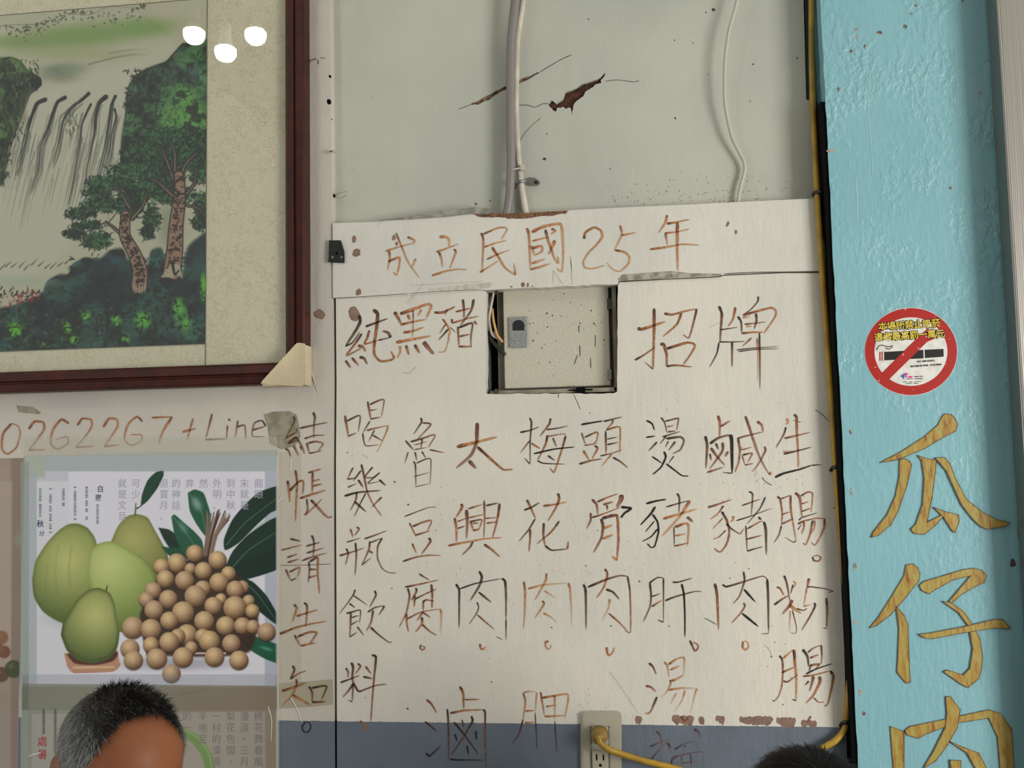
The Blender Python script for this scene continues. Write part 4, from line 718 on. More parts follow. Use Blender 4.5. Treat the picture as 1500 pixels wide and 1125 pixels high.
def paint_landscape():
    r = Ras(-120, -60, 312, 530, 1.3, (176, 173, 154)); U = random.uniform
    n1 = r.noise(60); n2 = r.noise(9, 3); r.im *= (0.95+.1*n1)[..., None]
    INK = (24, 28, 26)
    # far hills
    r.blob(120, 52, 190, 30, (108, 140, 70), .75, .9, -.1); r.blob(210, 40, 60, 22, (98, 140, 62), .5, .9); r.blob(20, 62, 60, 14, (110, 140, 72), .5, .9)
    r.blob(120, 80, 150, 14, (150, 155, 110), .5, .9)
    for _ in range(170):
        x = U(-60, 215); base = 36-.14*x+6*math.sin(x/22); y = base+abs(random.gauss(0, 9)); r.stroke([(x, y), (x+U(-3, 4), y+U(-2, 3))], U(1.2, 3), .9, (48, 64, 44), U(.4, .95))
    r.stroke([(-60, 48), (0, 38), (30, 36), (60, 35), (100, 20), (130, 22), (160, 10), (205, 12)], 1, .7, (70, 78, 66), .7)
    r.blob(90, 103, 55, 17, (112, 128, 112), .75, .8, -.1); r.blob(95, 116, 40, 12, (120, 118, 96), .5, .9)
    for _ in range(14): r.stroke([(U(60, 110), U(95, 120)), (U(60, 110), U(95, 120))], 1, .6, (84, 94, 80), .3)
    r.stroke([(130, 94), (170, 84), (195, 80), (218, 81)], 2.5, .6, (110, 112, 108), .7); r.stroke([(160, 78), (190, 73), (215, 72)], 2, .6, (120, 122, 116), .6)
    # water body
    r.poly([(60, 130), (110, 118), (150, 100), (215, 82), (250, 70), (200, 112), (186, 140), (176, 240), (150, 300), (60, 400), (-120, 440), (-120, 300), (10, 260), (35, 160)], (184, 182, 168), .75, 16)
    # left cliff
    cl = [(-120, 76), (-20, 84), (15, 84), (30, 90), (40, 104), (58, 114), (60, 124), (52, 132), (43, 138), (34, 160), (26, 185), (14, 215), (8, 250), (-2, 275), (-120, 330)]
    r.poly(cl, (52, 66, 42), .97, 4); r.blob(20, 98, 22, 14, (120, 150, 84), .7, .9); r.blob(45, 122, 15, 12, (36, 42, 38), .9, .7); r.blob(0, 180, 25, 60, (62, 84, 52), .6, .9)
    for _ in range(700):
        x, y = U(-40, 56), U(86, 270)
        if x < 48-(y-130)*.28 if y > 130 else x < 56: r.stroke([(x, y), (x+U(-4, 4), y+U(1, 9))], U(1.4, 3), 1, random.choice([INK, INK, (98, 130, 72), (34, 48, 34)]), U(.6, .95))
    r.stroke([(0, 88), (15, 84), (30, 90), (40, 104), (58, 114), (60, 124), (50, 133), (43, 140), (34, 165), (22, 195), (12, 230), (2, 270)], 2, 1.2, INK, .9)
    r.blob(34, 172, 10, 22, (120, 116, 96), .6, .9)
    def ink_wash(x0, y0, x1, y1, sc_=10, hi=(92, 132, 72), k=.8):
        lum = r.im.mean(2); mk = (lum < .46)*(r.X > x0)*(r.X < x1)*(r.Y > y0)*(r.Y < y1); n_ = r.noise(sc_, 3); n3 = r.noise(sc_*2.2, 2)
        for al, c in ((np.clip((n_-.5)*6, 0, k)*mk, (16, 22, 20)), (np.clip((.44-n3)*6, 0, .55)*mk, hi)): r.im[:] = r.im*(1-al[..., None])+np.array(c)/255*al[..., None]
    def curls(n_, fx, col, a0=.6, a1=1., w=(1.2, 2.8), L=7):
        for _ in range(n_):
            x, y = fx(); t = U(0, 6.28); l = U(.5, 1)*L; c_ = random.choice([-1, 1])*U(.3, 1.1); r.stroke([(x, y), (x+l*.5*math.cos(t), y+l*.5*math.sin(t)), (x+l*.5*math.cos(t)+l*.5*math.cos(t+c_), y+l*.5*math.sin(t)+l*.5*math.sin(t+c_))], U(*w), .8, random.choice(col), U(a0, a1), 3)
    ink_wash(-120, 80, 62, 340, 9)
    # waterfall ink
    F_ = [((66, 146), (54, 152), (46, 172), (41, 190), (36, 215), (30, 240), (26, 258), 6.5), ((95, 143), (84, 150), (76, 170), (70, 190), (60, 215), (56, 250), (46, 280), 6),
          ((130, 137), (118, 148), (106, 156), (94, 172), (90, 190), (84, 215), (78, 240), 5), ((133, 153), (127, 165), (120, 182), (118, 205), (112, 240), (106, 275), (100, 300), 3.5),
          ((155, 142), (146, 150), (141, 168), (139, 190), (134, 215), (128, 245), (122, 280), 7), ((169, 141), (163, 155), (160, 175), (157, 195), (152, 220), (146, 245), (140, 265), 4.5), ((168, 160), (170, 172), (163, 200), (160, 225), (152, 250), 3)]
    for f in F_:
        p = f[:-1]; w_ = f[-1]; r.stroke(list(p[:4]), w_, w_*.5, INK, .95); r.stroke(list(p[2:]), w_*.5, .7, INK, .85)
        for k in range(7):
            o_ = U(-5, 5); i0 = random.choice([1, 2, 3]); r.stroke([(x+o_+U(-1.5, 1.5), y+U(-4, 8)) for x, y in p[i0:]], U(1.1, 2.4), .7, (66, 70, 64), U(.4, .9))
    for _ in range(110):
        x = U(20, 178); y = U(165, 270); l = U(20, 95); r.stroke([(x, y), (x-l*.13, y+l*.5), (x-l*.24, y+l)], U(1, 1.9), .7, (108, 110, 100), U(.25, .7))
    for _ in range(14): x = U(95, 115); y = U(160, 200); r.stroke([(x, y), (x+2, y+4), (x, y+8)], 1.4, .6, INK, .7)
    # right cliff
    rc_ = [(320, 55), (292, 60), (268, 64), (255, 78), (243, 90), (225, 96), (208, 104), (198, 114), (190, 124), (185, 140), (184, 165), (178, 200), (177, 235), (190, 245), (320, 240)]
    r.poly(rc_, (46, 74, 58), .96, 4); r.blob(292, 95, 28, 34, (64, 92, 88), .8, .8); r.poly([(262, 120), (285, 135), (303, 165), (312, 195), (240, 185), (222, 180), (250, 150)], (96, 156, 72), .9, 14)
    r.blob(298, 110, 10, 22, (92, 160, 96), .7, .9); r.blob(200, 165, 14, 45, (38, 52, 48), .85, .8); r.blob(215, 120, 22, 16, (44, 62, 54), .7, .8)
    for _ in range(1100):
        x, y = U(182, 303), U(62, 240)
        lim = 62 if x > 268 else (95 if x > 225 else 112+max(0, (200-x))*1.5)
        if y > lim: r.stroke([(x, y), (x+U(-4, 4), y+U(-1, 7))], U(1.4, 3), .9, random.choice([INK, INK, (40, 78, 44), (84, 128, 72), (26, 48, 46)]), (U(.4, .85) if x < 240 else U(.2, .55)) if not (245 < x and 125 < y < 185) else U(.05, .3))
    r.stroke([(268, 64), (255, 78), (243, 92), (225, 98), (206, 106), (190, 124), (186, 145), (184, 170), (179, 205), (177, 236)], 2.2, 1.6, INK, .85)
    ink_wash(176, 55, 315, 250, 11, (88, 140, 80), .75); curls(260, lambda: (U(184, 240), U(100, 240)), [INK], .5, .95); curls(120, lambda: (U(240, 303), U(75, 200)), [INK, (40, 70, 50)], .4, .85)
    r.blob(262, 265, 16, 26, (150, 140, 112), .8, .6); r.blob(288, 262, 12, 16, (168, 160, 136), .8, .6); r.blob(250, 330, 26, 50, (128, 138, 116), .75, .8)
    # foliage of the pines
    cans = [(252, 200, 52, 16), (290, 206, 26, 16), (222, 222, 46, 15), (265, 225, 40, 16), (292, 245, 18, 26), (205, 250, 50, 15), (240, 258, 34, 16), (160, 268, 38, 13), (215, 275, 45, 14), (142, 282, 22, 10), (118, 312, 24, 10), (150, 300, 34, 12), (188, 300, 22, 22), (108, 342, 16, 8), (142, 352, 24, 15), (130, 330, 24, 7), (222, 320, 14, 22), (216, 340, 10, 12), (296, 300, 14, 20), (292, 328, 12, 12), (250, 285, 40, 16), (200, 290, 18, 18)]
    for cx, cy, rx, ry in cans: r.blob(cx, cy, rx, ry, (44, 88, 50), .92, .4)
    for cx, cy, rx, ry in cans:
        for _ in range(int(rx*ry/3)):
            a = U(0, 6.28); k = math.sqrt(U(0, 1)); x, y = cx+rx*k*math.cos(a), cy+ry*k*math.sin(a); r.stroke([(x, y), (x+U(-4, 4), y+U(-3, 4))], U(1.4, 2.8), .9, random.choice([(14, 28, 24), (14, 28, 24), (28, 70, 40), (66, 116, 62)]), U(.55, .95))
    def in_can():
        cx, cy, rx, ry = random.choice(cans); a = U(0, 6.28); k = math.sqrt(U(0, 1.1)); return cx+rx*k*math.cos(a), cy+ry*k*math.sin(a)
    curls(900, in_can, [(12, 24, 22)], .65, 1., (1.3, 2.6), 8)
    # bushes
    r.poly([(-120, 450), (0, 452), (40, 440), (62, 430), (70, 412), (88, 402), (100, 402), (108, 388), (124, 378), (145, 380), (160, 368), (178, 364), (190, 385), (215, 392), (222, 368), (236, 364), (246, 395), (268, 400), (274, 365), (288, 350), (315, 344), (315, 530), (-120, 530)], (22, 40, 46), .98, 6)
    for cx, cy, rx, ry, c in ((120, 395, 22, 16, (42, 70, 86)), (170, 385, 22, 20, (42, 78, 92)), (230, 385, 12, 22, (52, 88, 92)), (85, 425, 20, 16, (36, 60, 66)), (295, 380, 14, 30, (30, 56, 66)), (20, 470, 40, 16, (40, 66, 46)), (110, 440, 40, 18, (32, 58, 58)), (290, 490, 26, 20, (60, 110, 96)), (170, 505, 60, 10, (54, 92, 72)), (60, 500, 60, 12, (44, 60, 52))): r.blob(cx, cy, rx, ry, c, .8, .9)
    for cx, cy, rx, ry in ((22, 483, 15, 18), (98, 480, 14, 16), (123, 462, 12, 13), (208, 470, 17, 20), (263, 458, 13, 26), (272, 475, 12, 18), (182, 495, 10, 10), (105, 498, 14, 10), (298, 420, 6, 26), (60, 505, 20, 6), (170, 470, 10, 10)): r.blob(cx, cy, rx*1.25, ry*1.25, (92, 172, 44), .95, .7)
    for _ in range(1900):
        x, y = U(-30, 303), U(372, 512)
        if y > 450-.3*x or x > 225: r.stroke([(x, y), (x+U(-6, 6), y+U(-4, 5))], U(1.2, 3), .9, random.choice([(12, 22, 24), (12, 22, 24), (24, 48, 54), (44, 86, 56)]), U(.3, .8))
    ink_wash(-120, 366, 315, 530, 13, (48, 96, 84), .85)
    for cx, cy, rx, ry in ((22, 483, 12, 14), (98, 480, 9, 12), (125, 463, 10, 8), (208, 470, 14, 16), (262, 452, 10, 16), (272, 474, 8, 14), (182, 497, 7, 7), (108, 498, 10, 7), (299, 418, 5, 22)): r.blob(cx, cy, rx, ry, (90, 176, 40), .85, .8)
    curls(520, lambda: (U(-20, 303), U(420, 512)), [(10, 18, 20)], .6, 1., (1.4, 3.4), 9); curls(140, lambda: (U(100, 303), U(372, 430)), [(12, 24, 30)], .5, .9, (1.4, 3), 8); curls(120, lambda: (U(-20, 303), U(450, 512)), [(110, 140, 120), (70, 120, 90)], .3, .7, (1, 2), 6)
    for p in ([(60, 480), (100, 455), (150, 450), (200, 440)], [(150, 462), (185, 445), (215, 440)], [(70, 478), (95, 465), (130, 470)]): r.stroke(p, 1.6, .8, (12, 18, 20), .8)
    for _ in range(90): x = U(-20, 60); y = 446-.22*x+U(-10, 8); r.stroke([(x, y), (x+U(-4, 4), y-U(1, 6))], 1.6, .6, (142, 30, 36), U(.5, .95))
    for i in range(15):
        x = -30+i*9.6+U(-2, 2); y = 396-i*.5+U(-4, 3); r.stroke([(x, y), (x+9, y-8+U(-2, 2))], 1.8, .6, INK, .65)
    r.blob(30, 412, 90, 14, (150, 166, 158), .5, .9)
    # trunks
    def trunk(pts, w0, w1):
        r.stroke(pts, w0+3.5, w1+3.5, INK, .95, 6); r.stroke(pts, w0, w1, (140, 108, 92), 1, 6); c = catmull(pts, 10)
        for _ in range(int(len(c)*3)):
            x, y = random.choice(c); o_ = U(-.42, .42)*(w0+w1)/2; r.stroke([(x+o_, y), (x+o_+U(-3, 3), y+U(-2, 3))], U(1.8, 3.6), 1.4, (30, 22, 20), .9)
    for p, a, b in (([(258, 275), (246, 240), (236, 215)], 5, 2), ([(264, 262), (272, 240), (290, 222)], 5, 2), ([(256, 290), (235, 270), (222, 262)], 5, 2), ([(268, 290), (284, 270), (288, 245)], 4, 2), ([(190, 305), (178, 285), (165, 272)], 4, 2), ([(194, 320), (210, 300), (214, 285)], 5, 2), ([(180, 345), (165, 332), (155, 325)], 4, 1.5), ([(270, 300), (290, 305), (302, 320)], 3, 1.5), ([(256, 250), (256, 225), (248, 205)], 4, 2)):
        r.stroke(p, a+2.6, b+2, INK, .95); r.stroke(p, a*.6, b*.4, (130, 104, 92), .9)
    for p in ([(105, 322), (130, 312), (160, 290), (185, 280)], [(100, 348), (130, 338), (160, 330)], [(160, 325), (175, 305), (170, 290)], [(230, 240), (250, 250), (262, 268)], [(285, 310), (300, 325)], [(216, 290), (230, 275), (236, 250)]): r.stroke(p, 1.6, 1, INK, .85)
    trunk([(262, 258), (263, 290), (258, 330), (256, 365), (252, 398)], 13, 24)
    trunk([(184, 315), (183, 345), (196, 370), (205, 395), (204, 418)], 11, 22)
    r.poly([(236, 405), (250, 388), (262, 388), (268, 408), (258, 402), (250, 412), (242, 415)], (168, 160, 140), .9, 2); r.blob(244, 412, 14, 7, (16, 18, 18), .95, .4); r.stroke([(253, 388), (256, 402), (262, 396)], 4, 2, (16, 18, 18), .9)
    r.blob(270, 430, 10, 8, (26, 32, 32), .9, .6)
    for x in range(196, 216, 4): r.stroke([(x, 418), (x+U(-2, 2), 430)], 2, 1, (150, 150, 130), .8)
    return r

def fruit_sheet():
    r = Ras(28, 655, 412, 1010, 1.5, (190, 190, 202)); U = random.uniform
    n = r.noise(40); r.im *= (.96+.08*n)[..., None]
    def rect(x0, y0, x1, y1, c, a, soft=1): r.poly([(x0, y0), (x1, y0), (x1, y1), (x0, y1)], c, a, soft, curve=False)
    rect(28, 655, 412, 690, (160, 170, 172), .9, 2); rect(28, 655, 66, 700, (166, 172, 160), .9, 6); rect(28, 690, 54, 1010, (158, 168, 170), .7, 3)
    rect(100, 691, 388, 988, (214, 212, 222), .85, 1.2); rect(54, 705, 100, 988, (208, 208, 216), .8, 1.2); rect(388, 690, 412, 1010, (168, 172, 188), .8)
    for _ in range(14): x = U(58, 380); r.stroke([(x, 900), (x+U(-4, 4), 985)], 6, 3, (206, 207, 218), .25)
    # tiny columns of print
    for cx, y0, y1 in ((59, 716, 757), (74, 716, 780), (93, 714, 742), (110, 714, 762), (127, 714, 762), (143, 740, 768)):
        y = y0
        while y < y1:
            if random.random() < .85: r.stroke([(cx-1.1, y), (cx+1.1, y+U(-.3, .3))], 1.7, 1.5, (66, 68, 84), U(.55, .95))
            y += 2.9
    def shade(c0, c1, lx, ly, R0, k=1.):
        c0, c1 = np.array(c0)/255, np.array(c1)/255
        def f(X, Y, d):
            g = np.clip(np.sqrt((X-lx)**2+(Y-ly)**2)/R0, 0, 1)**1.3; e = np.clip(1-d/9, 0, 1)**2*.35*k; t = np.clip(g+e, 0, 1)[..., None]; nz = rng.random(X.shape)[..., None]*.05-.02
            return c0*(1-t)+c1*t+nz
        return f
    G0, G1 = (178, 182, 112), (84, 100, 44)
    r.blob(120, 905, 80, 24, (120, 122, 130), .35, .9); r.blob(260, 972, 130, 16, (110, 108, 116), .45, .9)
    r.poly([(162, 795), (172, 772), (185, 757), (200, 753), (216, 758), (226, 775), (246, 815), (240, 860), (200, 870), (165, 850)], 0, 1, 1.5, shade((164, 164, 98), (92, 98, 46), 195, 790, 75), )
    r.poly([(47, 850), (52, 822), (68, 796), (86, 777), (100, 768), (114, 767), (128, 773), (139, 788), (146, 815), (158, 870), (130, 910), (92, 913), (64, 897), (50, 875)], 0, 1, 1.5, shade(G0, G1, 100, 820, 85))
    r.poly([(128, 840), (131, 810), (143, 797), (162, 793), (185, 803), (210, 818), (226, 838), (232, 865), (226, 895), (205, 920), (170, 925), (140, 890)], 0, 1, 1.5, shade((186, 196, 124), (98, 118, 50), 160, 825, 95))
    r.poly([(94, 957), (172, 952), (176, 975), (166, 983), (108, 986), (98, 975)], (178, 134, 104), 1, 1.5, curve=False); r.poly([(97, 958), (170, 954), (166, 968), (140, 974), (110, 972)], (70, 30, 26), .9, 2); r.stroke([(99, 974), (108, 985), (166, 983), (176, 972)], 1.2, 1.2, (170, 96, 90), .8); r.stroke([(108, 978), (166, 977)], 3, 3, (212, 180, 150), .8)
    r.poly([(89, 930), (93, 910), (104, 893), (113, 878), (128, 865), (144, 861), (160, 868), (168, 885), (171, 905), (175, 925), (172, 948), (160, 965), (138, 972), (116, 968), (98, 953)], 0, 1, 1.5, shade((178, 182, 112), (70, 84, 36), 140, 900, 72, 1.5))
    r.stroke([(156, 864), (157, 858)], 2.4, 1.4, (60, 70, 40), 1)
    r.stroke([(198, 755), (199, 737)], 2.6, 1.4, (92, 100, 60), 1); r.stroke([(200, 745), (207, 741)], 2, 1.2, (40, 60, 36), 1)
    r.poly([(206, 742), (208, 725), (216, 704), (228, 692), (239, 690), (239, 698), (230, 716), (216, 734)], (26, 62, 44), 1, 1.3); r.stroke([(207, 740), (222, 712), (237, 693)], .8, .6, (60, 96, 72), .6)
    for x0, y0, l, a_ in ((105, 800, 60, .2), (85, 800, 70, .14), (70, 830, 60, .12)): r.stroke([(x0, y0), (x0-4, y0+l/2), (x0-2, y0+l)], 3, 3, (90, 110, 50), a_)
    # leaves
    DG, MG = (22, 48, 36), (34, 84, 60)
    L_ = [([(412, 711), (398, 714), (378, 722), (358, 740), (340, 762), (328, 790), (330, 806), (350, 795), (375, 770), (395, 752), (412, 742)], DG), ([(412, 755), (395, 762), (365, 782), (342, 806), (332, 828), (340, 845), (370, 830), (400, 812), (412, 808)], DG), ([(412, 800), (390, 808), (350, 826), (336, 838), (352, 850), (385, 842), (412, 830)], (18, 42, 34)),
          ([(345, 842), (370, 852), (390, 872), (402, 892), (410, 908), (404, 914), (385, 900), (360, 880), (348, 862)], (20, 44, 36)), ([(350, 935), (368, 931), (388, 937), (412, 948), (412, 972), (388, 965), (360, 948)], (26, 84, 60)),
          ([(232, 773), (248, 776), (266, 790), (275, 802), (283, 808), (270, 812), (250, 804), (240, 790)], DG), ([(236, 800), (255, 803), (275, 800), (285, 812), (272, 820), (248, 814)], (30, 74, 52)), ([(251, 757), (256, 754), (270, 766), (284, 778), (296, 792), (298, 812), (288, 822), (268, 808), (256, 784)], MG), ([(275, 722), (285, 717), (298, 722), (304, 738), (308, 752), (309, 772), (302, 786), (288, 768), (278, 748)], MG)]
    for p, c in L_: r.poly(p, c, 1, 1.5)
    r.blob(288, 738, 10, 17, (150, 170, 176), .75, .9, -.5); r.blob(268, 772, 8, 16, (120, 160, 140), .55, .9, -.6); r.blob(380, 770, 22, 3, (100, 140, 124), .5, .9, -.7); r.blob(390, 950, 16, 4, (110, 170, 140), .6, .9, .3)
    for p in ([(332, 798), (360, 765), (412, 725)], [(336, 836), (365, 805), (412, 775)], [(345, 842), (375, 868), (404, 908)], [(278, 724), (296, 752), (302, 784)], [(254, 758), (278, 788), (292, 816)]): r.stroke(p, 1.1, .8, (120, 150, 130), .7)
    # stems
    for _ in range(26):
        a = U(0, 1); r.stroke([(296+a*14, 818), (300+a*18, 785), (299+a*38, 745+U(0, 14)+abs(a-.4)*8)], U(1.5, 3), U(1.2, 2.4), random.choice([(84, 66, 56), (120, 98, 84), (54, 40, 34), (140, 118, 100)]), .95)
    up = [(1018, 895, 45), (1138, 930, 48), (925, 945, 50), (845, 965, 42), (1063, 985, 45), (1195, 1000, 38), (995, 975, 30)]
    lo = [(865, 100, 46), (965, 108, 50), (1145, 118, 50), (1060, 150, 42), (1230, 155, 46), (1268, 142, 34), (800, 160, 44), (765, 208, 40), (880, 205, 48), (1022, 190, 57), (1115, 240, 46), (1155, 205, 30), (1228, 250, 60), (1300, 215, 32), (1320, 268, 37), (805, 262, 50), (958, 275, 58), (885, 318, 47), (1068, 320, 52), (695, 355, 58), (790, 363, 54), (1180, 345, 50), (1268, 345, 44), (1322, 350, 36), (978, 390, 53), (1095, 425, 55), (885, 430, 52), (1210, 438, 48), (680, 465, 50), (790, 445, 42), (1000, 460, 34), (698, 525, 50), (820, 517, 54), (957, 510, 53), (1122, 508, 51), (1250, 525, 50), (897, 595, 48), (1395, 378, 48), (930, 400, 40), (1060, 400, 40)]
    cs = [(x/3.571, 560+y/3.571, q/3.571) for x, y, q in up]+[(x/3.571, 820+y/3.571, q/3.571) for x, y, q in lo]
    r.poly([(215, 960), (205, 900), (240, 835), (300, 815), (345, 835), (378, 900), (365, 955), (300, 962)], (52, 36, 26), .95, 4)
    r.stroke([(285, 957), (330, 957)], 3, 3, (190, 160, 156), 1)
    cs.sort(key=lambda c: c[1])
    for x, y, q in cs:
        y_ = y; tint = U(-8, 8)
        r.blob(x, y+1.5, q*1.12, q*1.12, (46, 30, 20), .8, .25)
        c0, c1 = np.array((208+tint, 178+tint, 138))/255, np.array((84, 54, 34))/255; sl = r.win(x-q-1, y-q-1, x+q+1, y+q+1)
        if not sl: continue
        X, Y = r.X[sl], r.Y[sl]; dd_ = np.hypot(X-x, Y-y); m = np.clip((q-dd_)*1.2+.5, 0, 1); t = np.clip(np.hypot(X-x+q*.2, Y-y+q*.35)/(q*1.35), 0, 1)**1.7; c = c0*(1-t[..., None])+c1*t[..., None]+rng.random(X.shape)[..., None]*.10-.05
        r.im[sl] = r.im[sl]*(1-m[..., None])+c*m[..., None]
    return r
def lower_sheet():
    r = Ras(28, 1000, 412, 1240, 1.0, (134, 130, 118)); r.im *= (.94+.12*r.noise(50))[..., None]
    r.poly([(30, 1000), (210, 1000), (210, 1240), (30, 1240)], (136, 146, 130), .6, 40, curve=False); r.poly([(260, 1000), (412, 1000), (412, 1240), (260, 1240)], (140, 118, 98), .5, 30, curve=False)
    r.poly([(47, 1046), (388, 1042), (390, 1240), (46, 1240)], (158, 154, 146), .75, 1.5, curve=False)
    for cx, y0, y1 in ((64, 1040, 1076), (81, 1040, 1105)):
        y = y0
        while y < y1: r.stroke([(cx-1, y), (cx+1.2, y)], 1.8, 1.5, (40, 40, 38), .9); y += 3.1
    r.stroke([(262, 1070), (285, 1082), (302, 1105), (310, 1140), (305, 1200)], 13, 16, (112, 140, 84), 1); r.stroke([(264, 1067), (288, 1079), (306, 1104), (314, 1140)], 2.5, 3, (136, 164, 104), .8)
    r.blob(270, 1190, 38, 40, (140, 160, 90), .9, .3)
    r.stroke([(262, 1018), (285, 1014), (308, 1006)], 1, .8, (96, 78, 66), .6)
    return r
def brown_sheet():
    r = Ras(-240, 670, 42, 1240, .8, (150, 134, 124)); r.im *= (.94+.12*r.noise(45))[..., None]
    r.poly([(16, 670), (42, 670), (42, 1240), (16, 1240)], (128, 110, 98), .8, 3, curve=False); r.poly([(-240, 705), (18, 705), (16, 985), (-240, 985)], (166, 150, 142), .7, 2, curve=False)
    r.blob(28, 790, 14, 16, (130, 148, 128), .6, .9)
    for x, y, q, c in ((2, 934, 11, (130, 92, 66)), (6, 955, 10, (112, 70, 48)), (-6, 950, 12, (120, 84, 60)), (2, 988, 12, (96, 66, 48)), (20, 980, 14, (60, 70, 42)), (-16, 975, 16, (120, 80, 56)), (-40, 950, 18, (110, 76, 52)), (-60, 985, 20, (84, 92, 50))): r.blob(x, y, q, q, c, .98, .15); r.blob(x-q*.3, y-q*.3, q*.5, q*.5, (170, 130, 98), .35, .9)
    r.poly([(-240, 1045), (12, 1045), (10, 1240), (-240, 1240)], (148, 140, 128), .7, 1.5, curve=False)
    return r
M_print = vcol_mat('landscape_print', .7, .2); M_poster = vcol_mat('calendar_print', .38, .35)

# ------- framed landscape
PW = -.012                                            # paper plane
pic = thing('framed_picture', 'large framed ink landscape of a waterfall and pine trees behind glass', 'picture')
xr_in = P(416, 300, -.03).x; xr_out = P(446.5, 300, -.03).x
zb_in = P(200, 544.5, -.03).z; zb_out = P(200, 569, -.03).z
ZTOP = P(200, -190, -.03).z; XL = P(-330, 300, -.03).x
M_mat = bpy.data.materials.new('brocade_mount'); M_mat.use_nodes = True; nt = M_mat.node_tree; N = nt.nodes; L = nt.links; b_ = N['Principled BSDF']; b_.inputs['Roughness'].default_value = .8
tc = N.new('ShaderNodeTexCoord'); v1 = N.new('ShaderNodeTexVoronoi'); v1.inputs['Scale'].default_value = 150; n1 = N.new('ShaderNodeTexNoise'); n1.inputs['Scale'].default_value = 30; n1.inputs['Detail'].default_value = 2; n1.inputs['Distortion'].default_value = 1.5
n0 = N.new('ShaderNodeTexNoise'); n0.inputs['Scale'].default_value = 130; n0.inputs['Detail'].default_value = 2; n0.inputs['Distortion'].default_value = 2.5
for q in (v1, n1, n0): L.new(tc.outputs['Object'], q.inputs['Vector'])
mu = N.new('ShaderNodeMath'); mu.operation = 'MULTIPLY'; rr = N.new('ShaderNodeValToRGB'); rr.color_ramp.elements[0].position = .47; rr.color_ramp.elements[1].position = .56; L.new(n1.outputs['Fac'], rr.inputs['Fac'])
r0 = N.new('ShaderNodeValToRGB'); r0.color_ramp.elements[0].position = .44; r0.color_ramp.elements[1].position = .54; L.new(n0.outputs['Fac'], r0.inputs['Fac'])
ma = N.new('ShaderNodeMath'); ma.operation = 'MULTIPLY_ADD'; L.new(rr.outputs[0], ma.inputs[0]); ma.inputs[1].default_value = .45; ma.inputs[2].default_value = .4; L.new(r0.outputs[0], mu.inputs[0]); L.new(ma.outputs[0], mu.inputs[1])
mx = N.new('ShaderNodeMix'); mx.data_type = 'RGBA'; L.new(mu.outputs[0], mx.inputs[0]); mx.inputs[6].default_value = (*lin((204, 197, 176)), 1); mx.inputs[7].default_value = (*lin((184, 176, 150)), 1); L.new(mx.outputs[2], b_.inputs['Base Color'])
mtx = link('mount', box((XL-.002, PW+.0008, zb_in-.012), (xr_in+.012, PW+.004, ZTOP+.02)), M_mat, pic)
link('backing_board', box((XL-.02, PW+.0045, zb_out+.004), (xr_out-.004, -.0002, ZTOP+.03)), mat('mdf', (120, 90, 62), .9), pic)
ls = paint_landscape()
zpb = P(150, 509, PW).z; zpt = P(150, 10.5, PW).z; xpr = P(302, 260, PW).x; xpl = P(-100, 260, PW).x
xs = np.concatenate([np.linspace(XL+.05, P(-12, 260, PW).x, 60)[:-1], np.arange(P(-12, 260, PW).x, xpr, MMPX/1.3)]); zs = np.arange(zpb, zpt, MMPX/1.3)
link_ = print_sheet('painting', ls, XL+.05, xpr, zpb, zpt, PW+.0004, M_print, pic, xs, zs)
# second mount strip seam at the right of the painting
link('mount_seam', join([box((xpr, PW-.0006, zb_in-.01), (xpr+.0008, PW+.0006, ZTOP)), box((XL, PW-.0006, zpb-.0012), (xpr, PW+.0006, zpb)), box((XL, PW-.0006, zpt), (xpr, PW+.0006, zpt+.001))]), mat('seam_dark_line', (104, 100, 84), .8), pic)  # thin dark strips along the mount seams
def frame_bar(a, b, horizontal):
    """mitred moulding: outer flat, groove, inner rounded bead"""
    prof = [(0, -.0003), (0, -.030), (.003, -.0335), (.0125, -.0335), (.0145, -.028), (.0165, -.028), (.0185, -.031), (.030, -.027), (.0345, -.022), (.0345, -.0003)]
    return prof
M_wood = mat('mahogany', (66, 22, 12), .42, spec=.22, bump=(60, .1, 3), var=(30, (46, 17, 12), .35, .65))
def bar(p0, p1, outn, mi0, mi1):
    """bar from p0 to p1 along the outer edge; outn points outward"""
    prof = frame_bar(0, 0, 0); k = (xr_out-xr_in)/.0345; bm = bmesh.new(); t = (Vector(p1)-Vector(p0)).normalized(); rows = []
    for e, p, mi in ((0, p0, mi0), (1, p1, mi1)):
        rows.append([bm.verts.new(Vector(p)-Vector(outn)*(w_*k)+t*(w_*k*mi)+Vector((0, dd_, 0))) for w_, dd_ in prof])
    for i in range(len(prof)-1): bm.faces.new((rows[0][i], rows[0][i+1], rows[1][i+1], rows[1][i]))
    bm.faces.new(rows[0]); bm.faces.new(rows[1][::-1]); bmesh.ops.recalc_face_normals(bm, faces=bm.faces[:]); return bm_done(bm)
XLo = XL-.03; ZTo = ZTOP+.03
fr = link('frame', join([bar((xr_out, 0, zb_out), (xr_out, 0, ZTo), (1, 0, 0), 1, -1), bar((XLo, 0, zb_out), (xr_out, 0, zb_out), (0, 0, -1), 1, -1), bar((XLo, 0, ZTo), (xr_out, 0, ZTo), (0, 0, 1), 1, -1), bar((XLo, 0, zb_out), (XLo, 0, ZTo), (-1, 0, 0), 1, -1)]), M_wood, pic)
M_glass = bpy.data.materials.new('picture_glass'); M_glass.use_nodes = True; nt = M_glass.node_tree; N = nt.nodes; L = nt.links; N.remove(N['Principled BSDF'])
g = N.new('ShaderNodeBsdfGlossy'); g.inputs['Roughness'].default_value = .012; t_ = N.new('ShaderNodeBsdfTransparent'); t_.inputs[0].default_value = (.97, .975, .96, 1); lw = N.new('ShaderNodeLayerWeight'); lw.inputs[0].default_value = .5
